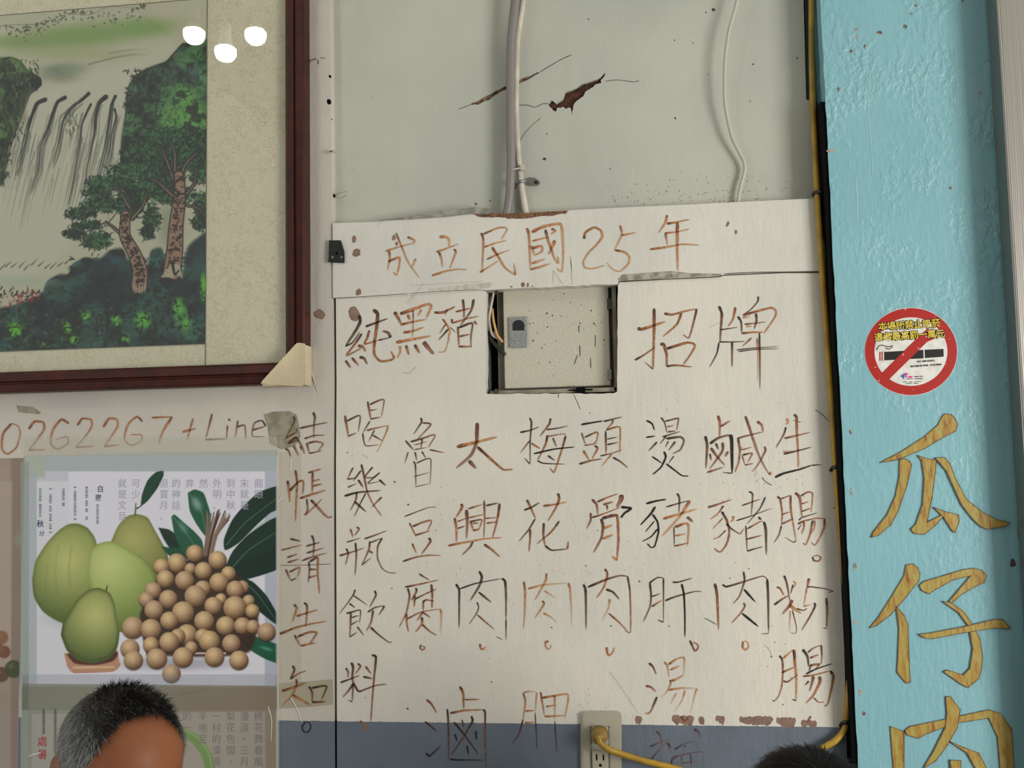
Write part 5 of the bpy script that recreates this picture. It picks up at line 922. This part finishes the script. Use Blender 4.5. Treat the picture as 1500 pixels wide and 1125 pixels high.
pw = N.new('ShaderNodeMath'); pw.operation = 'POWER'; pw.inputs[1].default_value = 5; L.new(lw.outputs['Facing'], pw.inputs[0]); f_ = N.new('ShaderNodeMath'); f_.operation = 'MULTIPLY_ADD'; f_.inputs[1].default_value = .94; f_.inputs[2].default_value = .028; L.new(pw.outputs[0], f_.inputs[0])
ms = N.new('ShaderNodeMixShader'); L.new(f_.outputs[0], ms.inputs[0]); L.new(t_.outputs[0], ms.inputs[1]); L.new(g.outputs[0], ms.inputs[2]); L.new(ms.outputs[0], N['Material Output'].inputs[0])
GY = -.019
link('glass', box((XL-.003, GY, zb_in-.003), (xr_in+.003, GY+.002, ZTOP+.003)), M_glass, pic)
# foam corner: a folded card sleeve
fc = thing('foam_corner', 'cream foam corner guard slipped over the lower right frame corner', 'corner guard')
fy = -.0375
tri = [(382, 562), (384, 558), (434, 503), (439, 502), (446.5, 503.5), (446, 562), (441, 566)]
M_foam = mat('foam', (205, 190, 158), .85, bump=(120, .3, 3), var=(16, (186, 172, 142), .38, .62))
link('front_flap', slab([tri], fy, -.0345), M_foam, fc)
link('side_wrap', box((xr_out+.0003, fy+.001, P(446, 562, fy).z), (xr_out+.0025, -.003, P(446, 505, fy).z), .0006), M_foam, fc)
link('bottom_wrap', box((P(384, 562, fy).x, fy+.001, zb_out-.0035), (xr_out+.0025, -.003, zb_out-.0004), .0006), M_foam, fc)

# ------- calendar sheets
def sheet(name, label, cat, ras, x0, y0, x1, y1, y, tilt=0):
    t = thing(name, label, cat, group='laminated calendar sheets taped to the wall'); a = P((x0+x1)/2, (y0+y1)/2, y); l = P(x0, (y0+y1)/2, y).x; r_ = P(x1, (y0+y1)/2, y).x; tp = P((x0+x1)/2, y0, y).z; bt = P((x0+x1)/2, y1, y).z
    link('paper_back', box((l, y+.0002, bt), (r_, dleft-.0002 if y > -.001 else y+.0006, tp)), mat('paper', (190, 190, 190), .8), t)
    print_sheet('print', ras, l, r_, bt, tp, y, M_poster, t); return t
post_a = sheet('calendar_sheet', 'laminated calendar sheet with green pomelos and a pyramid of longans', 'poster', fruit_sheet(), 33, 664, 406, 1003, dleft-.0014)
post_b = sheet('calendar_sheet', 'brownish laminated calendar sheet below the pomelo sheet, behind the greying man', 'poster', lower_sheet(), 31, 1003.5, 406, 1215, dleft-.0014)
post_c = sheet('calendar_sheet', 'brown-tinted laminated sheet cut off by the left photo edge', 'poster', brown_sheet(), -230, 674, 29, 1215, dleft-.0010)
def film(x0, y0, x1, y1, y, parent, col=(214, 208, 184), a=.28, name='tape_strip', rough=.25):
    m = mat('tape_film', col, rough); m.node_tree.nodes['Principled BSDF'].inputs['Alpha'].default_value = a
    pts = [(x0, y0), (x1, y0+random.uniform(-1, 1)), (x1+random.uniform(-.5, .5), y1), (x0, y1)]
    return link(name, slab([pts], y, y+.00025), m, parent)
ty = dleft-.0019
film(398, 662, 441, 1000, dleft-.0005, post_a, (190, 178, 146), .16); film(404, 662, 409, 1125, ty, post_a, (224, 222, 214), .35)
film(33, 640, 406, 668, ty, post_a, (206, 204, 186), .3); film(30, 676, 42, 1125, ty, post_a, (166, 176, 168), .45); film(33, 988, 406, 1006, ty, post_a, (176, 180, 190), .16)
film(31, 1006, 406, 1040, ty, post_b, (140, 130, 112), .22)
tp = thing('tape_patch', 'dirty translucent tape patch by the upper right calendar corner', 'tape')
mtp = mat('dirty_tape', (158, 152, 128), .35, var=(60, (130, 124, 102), .45, .6)); mtp.node_tree.nodes['Principled BSDF'].inputs['Alpha'].default_value = .72
link('patch', slab([[(386, 607), (400, 603), (424, 602), (434, 607), (438, 622), (440, 640), (432, 654), (412, 658), (395, 650), (392, 625)]], dleft-.0005, dleft-.0001), mtp, tp)
tp2 = thing('tape_patch', 'small stained tape scrap just below the picture frame bottom', 'tape')
link('patch', slab([[(24, 594), (48, 596), (52, 599), (60, 604), (58, 607), (27, 604)]], dleft-.0005, dleft-.0001), mtp, tp2)
tp3 = thing('tape_patch', 'yellowed horizontal tape strip across the lowest left column character', 'tape')
mt3 = mat('yellow_tape', (170, 160, 124), .35); mt3.node_tree.nodes['Principled BSDF'].inputs['Alpha'].default_value = .38
link('patch', slab([[(408, 1001), (450, 998), (487, 995), (488, 1032), (450, 1036), (408, 1038)]], dleft-.0005, dleft-.0001), mt3, tp3)
# tape creases, their glints painted as pale ribbons
Mcr = mat('film_crease_glint', (222, 224, 220), .15)
for c_ in ("393,1035 398,1055 397,1088", "426,1022 436,1040 442,1058", "60,1102 40,1108"): link('crease_glint', ribbon(c_, 0, 0, 1, 'g', .9, ty-.0002, taper=True), Mcr, post_b)
for c_ in ("427,672 426,690", "406,735 416,728"): link('crease_glint', ribbon(c_, 0, 0, 1, 'g', .9, ty-.0002, taper=True), Mcr, post_a)

# ------- print lettering set in type
def type_mesh(s, px, py, h, d, rot=0, bold=0., align='CENTER'):
    cu = bpy.data.curves.new('t', 'FONT'); cu.body = s; cu.size = h*MMPX; cu.align_x = align; cu.align_y = 'CENTER'; cu.offset = bold*MMPX; cu.resolution_u = 2
    o = bpy.data.objects.new('t', cu); C.objects.link(o); dg = bpy.context.evaluated_depsgraph_get(); me = bpy.data.meshes.new_from_object(o.evaluated_get(dg))
    bpy.data.objects.remove(o); me.transform(Matrix.Translation(P(px, py, d)) @ Matrix.Rotation(rot, 4, 'Y') @ Matrix.Rotation(math.pi/2, 4, 'X')); return me
M_navy = mat('navy_print', (48, 46, 92), .5); M_pale = mat('pale_print', (160, 156, 178), .6); M_redp = mat('red_print', (156, 44, 48), .5); M_pale2 = mat('pale_brown_print', (122, 112, 114), .6)
pd = dleft-.0016
def column(s, x, y, h, step, m, parent, name='printed_text', bold=0.): link(name, join([type_mesh(c, x, y+i*step, h, pd, 0, bold) for i, c in enumerate(s) if c != ' ']), m, parent)
column('白', 147, 717, 11, 13, M_navy, post_a, bold=.15); column('露', 144, 730, 11, 13, M_navy, post_a, bold=.08); column('秋', 59, 768, 12, 13, M_navy, post_a, bold=.15); column('分', 61, 782, 9, 13, M_navy, post_a, bold=.08)
for s_, x in (('龍眼', 379), ('末就是', 358), ('到中秋', 338), ('外明、', 318), ('然', 298), ('奔', 278), ('的神話', 258), ('但賞月、', 240), ('可少', 199), ('就是文旦', 179)): column(s_, x, 709, 14.5, 16, M_pale, post_a)
column('處暑', 62, 1087, 16, 19, M_redp, post_b, bold=.08)
for s_, x, y in (('桃花舞春風', 379, 1050), ('漫淡・三月', 358, 1050), ('梨花色間・', 338, 1050), ('一村的漠漠', 317, 1050), ('半地至', 297, 1050), ('的一', 274, 1050)): column(s_, x, y, 14.5, 16.7, M_pale2, post_b)

# ------- no-smoking sticker
st = thing('no_smoking_sticker', 'round red and white no-smoking sticker with yellow characters on the turquoise pillar', 'sticker')
s0 = DP-.0004; SC = (1334.5, 515)
def ell(rx, ry, cx=SC[0], cy=SC[1], n=64, a0=0, a1=2*math.pi): return [(cx+rx*math.cos(a0+(a1-a0)*i/n), cy+ry*math.sin(a0+(a1-a0)*i/n)) for i in range(n)]
M_rw = mat('sticker_white', (222, 220, 214), .4, var=(90, (205, 203, 196), .4, .65)); M_rr = bpy.data.materials.new('sticker_red')
M_rr = mat('sticker_red', (168, 28, 20), .4, var=(170, (226, 200, 186), .66, .72)); M_rk = mat('sticker_black', (24, 20, 20), .4)
link('backing', slab([ell(68, 64.5)], s0, DP-.0001), M_rw, st)
link('red_ring', slab([ell(67.5, 63.8), ell(53.5, 50.2)[::-1]], s0-.0002, s0-.00002), M_rr, st)
def sp_(x, y): return (1240+x/6.617, 430+y/6.617)
link('cigarette', join([slab([[sp_(365, 565), sp_(745, 545), sp_(748, 628), sp_(365, 648)]], s0-.0002, s0-.00002), slab([[sp_(757, 544), sp_(940, 536), sp_(943, 612), sp_(760, 626)]], s0-.0002, s0-.00002)]), M_rk, st)
link('ember', join([slab([[sp_(318, 566), sp_(331, 565), sp_(331, 651), sp_(318, 652)]], s0-.0002, s0-.00002), slab([[sp_(340, 564), sp_(352, 563), sp_(352, 650), sp_(340, 651)]], s0-.0002, s0-.00002)]), M_rr, st)
link('smoke', ribbon("290,550 310,510 345,500 400,515 455,505;375,525 410,540 450,515", 1240, 430, 6.617, 'k', 1.1, s0-.0003, taper=False), M_rk, st)
link('slash', slab([[sp_(345, 768), sp_(690, 425), sp_(790, 335), sp_(850, 440), sp_(780, 470), sp_(415, 830)]], s0-.0005, s0-.0003), M_rr, st)
link('caption', type_mesh('NO SMOKING', *sp_(768, 655), 3.6, s0-.0004, -.04, .1), M_rk, st); link('caption', type_mesh('MAXIMUM FINE  NT$10000', *sp_(770, 697), 3.4, s0-.0004, -.04, .1), M_rk, st)
link('small_print', ribbon('545,858 590,856;600,856 640,855;650,855 730,852;570,872 640,870;648,870 700,868', 1240, 430, 6.617, 'k', .8, s0-.0003, taper=False), M_rk, st, kind='stuff')
link('emblem', join([slab([[sp_(520, 798), sp_(545, 785), sp_(560, 768), sp_(562, 800), sp_(556, 832), sp_(540, 815)]], s0-.0003, s0-.00002)]), mat('emblem_blue', (40, 96, 176), .4), st)
link('emblem', join([slab([[sp_(562, 770), sp_(590, 768), sp_(596, 785), sp_(580, 795), sp_(592, 808), sp_(570, 815)]], s0-.0003, s0-.00002), slab([[sp_(600, 800), sp_(640, 798), sp_(640, 815), sp_(600, 818)]], s0-.0003, s0-.00002)]), mat('emblem_pink', (214, 62, 130), .4), st)
link('small_print', ribbon('655,805 700,803;706,803 742,801;580,828 650,826;655,826 742,823', 1240, 430, 6.617, 'k', 1.1, s0-.0003, taper=False), M_rk, st, kind='stuff')
M_yc = mat('sticker_yellow', (232, 204, 62), .4)
for s_, x0, y0, x1, y1 in (('本場所禁止吸菸', 350, 324, 868, 292), ('違者最高罰一萬元', 312, 426, 912, 394)):
    k = len(s_)
    for i, c in enumerate(s_):
        x, y = sp_(x0+(x1-x0)*i/(k-1), y0+(y1-y0)*i/(k-1))
        link('outline', type_mesh(c, x, y, 12.0, s0-.0007, -.06, .95), M_rk, st); link('printed_character', type_mesh(c, x, y, 12.0, s0-.0011, -.06, .08), M_yc, st)
# ---------------------------------------------------------------- lamps reflected in the glass
M_bulb = mat('lamp_globe', (255, 252, 244), .4, emit=60); M_sock = mat('lamp_socket', (210, 208, 200), .5); M_cord = mat('lamp_cord', (226, 224, 216), .5)
def lamp(px, py, i):
    q = P(px, py, GY); dr = (q-Vector(CAM)).normalized(); dr.y = -dr.y; c = q+dr*(1.2/abs(dr.y))
    t = thing('hanging_bulb', ['leftmost', 'middle', 'rightmost'][i]+' of the three white bulbs mirrored in the picture glass', 'lamp', group='bare bulbs mirrored in the picture glass')
    prof = [(0, -.028), (.012, -.0265), (.022, -.0215), (.029, -.013), (.0325, -.002), (.033, .006), (.0315, .012), (.027, .016), (.0, .018)]
    def lathe(pr):
        bm = bmesh.new(); vs = [bm.verts.new((r_, 0, z)) for r_, z in pr]
        es = [bm.edges.new((vs[k], vs[k+1])) for k in range(len(vs)-1)]
        bmesh.ops.spin(bm, geom=vs+es, cent=(0, 0, 0), axis=(0, 0, 1), angle=2*math.pi, steps=28, use_duplicate=False); bmesh.ops.remove_doubles(bm, verts=bm.verts, dist=1e-5)
        bmesh.ops.recalc_face_normals(bm, faces=bm.faces[:]); bmesh.ops.translate(bm, verts=bm.verts, vec=c); return bm_done(bm)
    link('globe', lathe(prof), M_bulb, t, smooth=True); link('socket', lathe([(0, .0165), (.024, .0165), (.0165, .05), (.0165, .085), (.009, .098), (0, .098)]), M_sock, t, smooth=False)
    link('cord', tube([c+Vector((0, 0, .095)), Vector((c.x, c.y, ZT-.012))], .0028, 8), M_cord, t); link('ceiling_rose', lathe([(0, ZT-c.z-.022), (.02, ZT-c.z-.022), (.035, ZT-c.z-.0005), (0, ZT-c.z-.0005)]), M_sock, t)
for i, (x, y) in enumerate(((284, 51), (330, 77), (374, 52))): lamp(x, y, i)

# ---------------------------------------------------------------- people
def head_mesh(nu=120, nv=90):
    V = []; F2 = []
    def g(x, z, cx, cz, sx, sz): return math.exp(-((x-cx)/sx)**2-((z-cz)/sz)**2)
    for j in range(nv+1):
        th = math.pi*j/nv
        for i in range(nu):
            ph = 2*math.pi*i/nu; n = (math.sin(th)*math.sin(ph), -math.sin(th)*math.cos(ph), math.cos(th))
            x, y, z = n[0]*.081, n[1]*.100, n[2]*(.109 if n[2] > 0 else .115)
            f = max(0, -n[1])
            if z < -.01:
                t = min(1, (-.01-z)/.105); x *= 1-.42*t**1.3; y = y*(1-.30*t) if n[1] > 0 else y*(1-.12*t)
            if z > .02:                                       # fuller crown, squarer forehead
                t = (z-.02)/.095; s_ = 1+.10*math.sin(min(1, t)*math.pi)*.9; x *= s_; y *= s_*(1 if n[1] < 0 else 1.03)
            if n[1] < 0:
                d = .006*g(x, z, 0, .022, .05, .012)+.028*g(x, z, 0, -.03, .013, .018)+.014*g(x, z, 0, -.005, .010, .022)
                d -= .011*(g(x, z, .031, .002, .017, .013)+g(x, z, -.031, .002, .017, .013)); d += .006*(g(x, z, .045, -.03, .02, .02)+g(x, z, -.045, -.03, .02, .02))
                d += .009*g(x, z, 0, -.062, .022, .006)+.009*g(x, z, 0, -.074, .020, .006)-.004*g(x, z, 0, -.068, .022, .0025)+.010*g(x, z, 0, -.100, .02, .012)
                d += .004*(g(x, z, .031, .0, .011, .008)+g(x, z, -.031, .0, .011, .008))
                y -= d*min(1, f*1.6)
            V.append((x, y, z))
    for j in range(nv):
        for i in range(nu): F2.append((j*nu+i, j*nu+(i+1) % nu, (j+1)*nu+(i+1) % nu, (j+1)*nu+i))
    me = bpy.data.meshes.new('h'); me.from_pydata(V, [], F2); bm = bmesh.new(); bm.from_mesh(me); bmesh.ops.remove_doubles(bm, verts=bm.verts, dist=1e-6)
    # ears
    for s_ in (-1, 1):
        eb = bmesh.new(); bmesh.ops.create_uvsphere(eb, u_segments=20, v_segments=14, radius=1)
        for v in eb.verts:
            x, y, z = v.co; inner = math.exp(-(y*y+z*z)*4)*.5 if x > 0 else 0
            v.co = (s_*(.0795+.006*(x-inner)+.006*max(0, y)), .012+.019*y*(1 if z > 0 else .75)+.006*z, -.008+.033*z)
        tm = bpy.data.meshes.new('e'); eb.to_mesh(tm); eb.free(); bm.from_mesh(tm)
    return bm
def skin(verts, edges, radii, sub=2):
    me = bpy.data.meshes.new('sk'); me.from_pydata(verts, edges, []); o = bpy.data.objects.new('sk', me); C.objects.link(o); m = o.modifiers.new('s', 'SKIN')
    for i, r_ in enumerate(radii): me.skin_vertices[0].data[i].radius = (r_, r_*.85) if not isinstance(r_, tuple) else r_
    me.skin_vertices[0].data[0].use_root = True
    s = o.modifiers.new('u', 'SUBSURF'); s.levels = sub; dg = bpy.context.evaluated_depsgraph_get(); out = bpy.data.meshes.new_from_object(o.evaluated_get(dg)); bpy.data.objects.remove(o); return out
def person(label, loc, yaw, pitch, stoolh, hairkind, skincol, shirtcol, look=0.):
    """seated figure; head origin at loc (eye level), yaw: facing direction, head pitched down"""
    t = thing('person', label, 'person'); Hm = Matrix.Translation(loc) @ Matrix.Rotation(yaw+look, 4, 'Z') @ Matrix.Rotation(pitch, 4, 'X'); Bm = Matrix.Translation((loc[0], loc[1], 0)) @ Matrix.Rotation(yaw, 4, 'Z')
    hz = loc[2]; M_skin = mat('skin', skincol, .52, bump=(55, .18, 4), var=(16, tuple(c*.88 for c in skincol), .38, .66)); M_skin.node_tree.nodes['Principled BSDF'].inputs['Specular IOR Level'].default_value = .22
    M_skin.node_tree.nodes['Principled BSDF'].inputs['Subsurface Radius'].default_value = (.01, .004, .002)
    hb_ = head_mesh()
    hm = bm_done(hb_)
    nk = hz-.20; sh = hz-.27; seat = stoolh+.09
    HB = (0, .02, 0)
    inv = Bm.inverted() @ Hm
    skull = inv @ Vector((0, .03, -.05)); 
    v = [(0, .06, seat), (0, .07, seat+.20), (0, .06, sh-.08), (0, .055, nk), tuple(skull)]
    rr_ = [(.15, .115), (.135, .10), (.16, .105), (.058, .058), (.055, .055)]
    e = [(0, 1), (1, 2), (2, 3), (3, 4)]
    def add(p, r_, to): v.append(p); rr_.append(r_); e.append((to, len(v)-1)); return len(v)-1
    hands = []
    for s_ in (-1, 1):
        a = add((s_*.17, .055, sh), .055, 2); b_2 = add((s_*.22, -.02, sh-.26), .042, a); c_ = add((s_*.16, -.22, seat+.10), .028, b_2); d_ = add((s_*.14, -.29, seat+.085), .034, c_); hands.append((s_, d_))
        k = add((s_*.10, -.04, seat-.01), .085, 0); kn = add((s_*.13, -.40, seat+.0), .062, k); an = add((s_*.13, -.38, .09), .040, kn); add((s_*.14, -.50, .035), .035, an)
    body = skin(v, e, rr_, 2)
    parts_ = [body]
    for s_, d_ in hands:                                       # five fingers
        bx_, by, bz = v[d_]
        for k in range(5):
            if k == 4: p = [(bx_, by+.02, bz), (bx_-s_*.03, by-.0, bz-.004), (bx_-s_*.045, by-.028, bz-.014), (bx_-s_*.045, by-.045, bz-.022)]; r4 = [.011, .011, .009, .008]
            else:
                ox = (k-1.5)*.018; ln = (.9, 1, .93, .75)[k]; p = [(bx_+ox*.6, by-.005, bz), (bx_+ox, by-.045, bz+.0), (bx_+ox*1.1, by-.045-.03*ln, bz-.014), (bx_+ox*1.1, by-.045-.045*ln, bz-.036*ln)]; r4 = [.011, .0095, .0085, .0075]
            parts_.append(skin(p, [(0, 1), (1, 2), (2, 3)], r4, 1))
    whole = join(parts_); whole.transform(Bm); hm.transform(Hm); whole = join([whole, hm])
    o = bpy.data.objects.new('body', whole); C.objects.link(o); rm = o.modifiers.new('r', 'REMESH'); rm.mode = 'VOXEL'; rm.voxel_size = .0042; sm_ = o.modifiers.new('s', 'SMOOTH'); sm_.iterations = 4; sm_.factor = .5
    dg = bpy.context.evaluated_depsgraph_get(); fin = bpy.data.meshes.new_from_object(o.evaluated_get(dg)); bpy.data.objects.remove(o); link('body', fin, M_skin, t, smooth=True)
    # clothes: inflated shells following the same skeleton
    vs_ = [v[0], v[1], v[2], (0, .055, nk-.035)]; es_ = [(0, 1), (1, 2), (2, 3)]; rs_ = [(.165, .13), (.15, .115), (.175, .12), (.066, .066)]
    def add2(p, r_, to): vs_.append(p); rs_.append(r_); es_.append((to, len(vs_)-1)); return len(vs_)-1
    for s_ in (-1, 1): a = add2((s_*.17, .055, sh), .068, 2); b3 = add2((s_*.21, .0, sh-.20), .058, a)
    sh_ = skin(vs_, es_, rs_, 2); sh_.transform(Bm); link('shirt', sh_, mat('shirt_cloth', shirtcol, .85, bump=(300, .3, 2)), t, smooth=True)
    vt = [(0, .06, seat)]; et = []; rt = [(.168, .132)]
    for s_ in (-1, 1):
        vt += [(s_*.10, -.04, seat-.01), (s_*.13, -.41, seat), (s_*.13, -.385, .12)]; q = len(vt); et += [(0, q-3), (q-3, q-2), (q-2, q-1)]; rt += [.10, .076, .058]
    tr_ = skin(vt, et, rt, 2); tr_.transform(Bm); link('trousers', tr_, mat('trouser_cloth', (52, 54, 62), .85, bump=(300, .3, 2)), t, smooth=True)
    for s_ in (-1, 1):
        so = skin([(s_*.13, -.37, .05), (s_*.135, -.44, .045), (s_*.145, -.53, .035)], [(0, 1), (1, 2)], [(.045, .045), (.045, .042), (.042, .03)], 2); so.transform(Bm); link('shoe', so, mat('shoe', (40, 38, 38), .5), t, smooth=True)
    # eyes and brows on the face
    for s_ in (-1, 1):
        eb = bmesh.new(); bmesh.ops.create_uvsphere(eb, u_segments=16, v_segments=12, radius=.0115); bmesh.ops.translate(eb, verts=eb.verts, vec=(s_*.031, -.081, .001)); em = bm_done(eb); em.transform(Hm); ey = link('eye', em, mat('eye_white', (210, 204, 196), .2), t, smooth=True)
        ib = bmesh.new(); bmesh.ops.create_uvsphere(ib, u_segments=12, v_segments=8, radius=.006); bmesh.ops.translate(ib, verts=ib.verts, vec=(s_*.031, -.0885, .001)); im_ = bm_done(ib); im_.transform(Hm); link('iris', im_, mat('iris', (42, 26, 18), .2), ey, smooth=True)
    # hair strands
    def surf(az, el, lift=0):
        """point on the scalp, az from the face, el from horizontal"""
        th = math.pi/2-el; n = (math.sin(th)*math.sin(az), -math.sin(th)*math.cos(az), math.cos(th)); x, y, z = n[0]*.081, n[1]*.100, n[2]*(.109 if n[2] > 0 else .115)
        if z > .02: q = (z-.02)/.095; s2 = 1+.10*math.sin(min(1, q)*math.pi)*.9; x *= s2; y *= s2*(1 if n[1] < 0 else 1.03)
        nn = Vector((n[0]/.081, n[1]/.100, n[2]/.109)).normalized(); return Vector((x, y, z))+nn*(lift-.0012), nn
    def hairline(az):
        a = abs(az)
        if hairkind == 'full': tab = [(0, .80), (.6, .72), (1.0, .45), (1.25, .0), (1.45, -.25), (1.8, -.1), (2.0, -.45), (3.2, -.6)]
        else: tab = [(0, 1.1), (.35, 1.1), (.62, 1.02), (.80, .80), (.98, .40), (1.12, .12), (1.3, -.25), (1.5, -.3), (1.75, -.1), (2.0, -.45), (3.2, -.6)]
        for (a0, e0), (a1, e1) in zip(tab, tab[1:]):
            if a <= a1: return e0+(e1-e0)*(a-a0)/(a1-a0)
        return tab[-1][1]
    Vh, Fh, Ch = [], [], []
    # hair-coloured cap mesh under the strands
    CAPV = []; CAPF = []; CAPC = []; na, ne = 96, 40
    for i in range(na):
        az = -math.pi+2*math.pi*i/na; e0 = hairline(az)
        for j in range(ne+1):
            el = e0+(math.pi/2-e0)*j/ne; p, _n2 = surf(az, el, .0016 if j > 0 else -.004); CAPV.append(p); k = min(1, j/ne*5)
            top = max(0, min(1, (el-.35)/.5)); cc = (.055+.05*(1-top))
            CAPC.append((cc, cc*(.92 if hairkind != 'full' else .9), cc*.85, 1))
    for i in range(na):
        for j in range(ne): a = i*(ne+1)+j; b2 = ((i+1) % na)*(ne+1)+j; CAPF.append((a, b2, b2+1, a+1))
    cm = bpy.data.meshes.new('cap'); cm.from_pydata([tuple(Hm @ p) for p in CAPV], [], CAPF); ca = cm.color_attributes.new('Col', 'FLOAT_COLOR', 'POINT'); cap_cols = np.array(CAPC)*(.08 if hairkind == 'full' else .75); ca.data.foreach_set('color', cap_cols.ravel())
    M_hair = vcol_mat('hair_'+hairkind, .5, .35) if hairkind != 'full' else vcol_mat('hair_black', .55, .12)
    hc = link('hair', cm, M_hair, t, smooth=True)
    nst = 16000 if hairkind != 'full' else 12000
    for _ in range(nst):
        az = random.uniform(-math.pi, math.pi); e0 = hairline(az); u = random.random(); s_el = math.sin(e0)+(1-math.sin(e0))*u; el = math.asin(min(1, s_el))
        if el < e0+.10 and random.random() < .45: continue
        p, nn = surf(az, el); top = max(0, min(1, (el-.62+.25*math.cos(az))/.35))
        if hairkind == 'full': ln = random.uniform(.028, .045); tang = Vector((0, 0, -1)); lift = .16; c = random.choice([(.007, .006, .007), (.009, .008, .008), (.014, .013, .013), (.045, .043, .043) if random.random() < .12 else (.008, .008, .008)]); wd = .00040
        else:
            ln = random.uniform(.009, .017)+.011*top*random.random(); lift = .26+.26*top; tang = Vector((0, 0, -1))*(1-top)+Vector((0, -.7, 0))*top
            g_ = random.random(); ptg = .80*(1-top)**1.0+.04
            c = (.30, .32, .29) if g_ < ptg*.6 else ((.13, .14, .13) if g_ < ptg else (.016, .013, .012)); wd = .00030
        tang = (tang-nn*tang.dot(nn)); tang = tang.normalized() if tang.length > .05 else Vector((random.uniform(-1, 1), random.uniform(-1, 1), 0)).normalized()
        dr = (tang*(1-lift)+nn*lift+Vector([random.gauss(0, .16 if hairkind != 'full' else .09) for _ in range(3)])).normalized(); sd = dr.cross(nn).normalized() if dr.cross(nn).length > .01 else Vector((1, 0, 0))
        b0 = len(Vh); mid = p+dr*ln*.5; tip = p+dr*ln-nn*ln*.18+tang*ln*.1
        if hairkind == 'full': tip = p+dr*ln*.75+tang*ln*.35-nn*ln*.1
        for q, w_ in ((p, wd), (mid, wd*.8)): Vh += [tuple(Hm @ (q-sd*w_)), tuple(Hm @ (q+sd*w_))]; Ch += [(*c, 1)]*2
        Vh.append(tuple(Hm @ tip)); Ch.append((*c, 1)); Fh += [(b0, b0+1, b0+3, b0+2), (b0+2, b0+3, b0+4)]
    hmsh = bpy.data.meshes.new('hs'); hmsh.from_pydata(Vh, [], Fh); ca = hmsh.color_attributes.new('Col', 'FLOAT_COLOR', 'POINT'); ca.data.foreach_set('color', np.array(Ch).ravel()); link('hair_strands', hmsh, M_hair, hc, kind='stuff')
    # brows
    for s_ in (-1, 1):
        Vb, Fb = [], []
        for _ in range(140):
            u = random.uniform(0, 1); p = Vector((s_*(.014+.034*u), -.0985+.020*u**1.6, .019+.004*math.sin(u*3)+random.uniform(-.003, .003))); q = p+Vector((s_*.007, -.0022, .001)); b0 = len(Vb); Vb += [tuple(Hm @ p), tuple(Hm @ (p+Vector((0, 0, .0006)))), tuple(Hm @ q)]; Fb.append((b0, b0+1, b0+2))
        bmh = bpy.data.meshes.new('br'); bmh.from_pydata(Vb, [], Fb); link('eyebrow', bmh, mat('brow', (34, 26, 22), .7), t)
    # stool
    sc_ = Bm @ Vector((0, .06, 0)); s = thing('stool', 'round %s stool under the %s' % (('red', 'greying man') if hairkind != 'full' else ('blue', 'black-haired diner')), 'stool')
    Ms = mat('stool_plastic', (150, 40, 34) if hairkind != 'full' else (50, 80, 140), .45)
    bm = bmesh.new(); bmesh.ops.create_cone(bm, cap_ends=True, segments=32, radius1=.155, radius2=.15, depth=.03); bmesh.ops.bevel(bm, geom=[e_ for e_ in bm.edges if len(e_.link_faces) == 2 and e_.calc_face_angle(0) > 1], offset=.006, segments=2, affect='EDGES'); bmesh.ops.translate(bm, verts=bm.verts, vec=(sc_.x, sc_.y, stoolh-.066)); link('seat', bm_done(bm), Ms, s)
    for k in range(4): a = math.pi/4+k*math.pi/2; link('leg', tube([Vector((sc_.x+.10*math.cos(a), sc_.y+.10*math.sin(a), stoolh-.08)), Vector((sc_.x+.15*math.cos(a), sc_.y+.15*math.sin(a), .0))], (.016, .013), 8), Ms, s)
    return t
hl = P(175, 1121, -.36); hr = P(1188, 1230, -.38)
person('man with short greying hair and high bare forehead before the calendar sheets', hl, math.radians(43), math.radians(15), .40, 'grey', (134, 82, 54), (96, 104, 116), math.radians(7))
person('person with tousled black hair, only the crown showing beside the turquoise pillar', hr, math.radians(12), math.radians(30), .38, 'full', (150, 100, 72), (60, 60, 66), 0)
lettering(); pillar_letters()
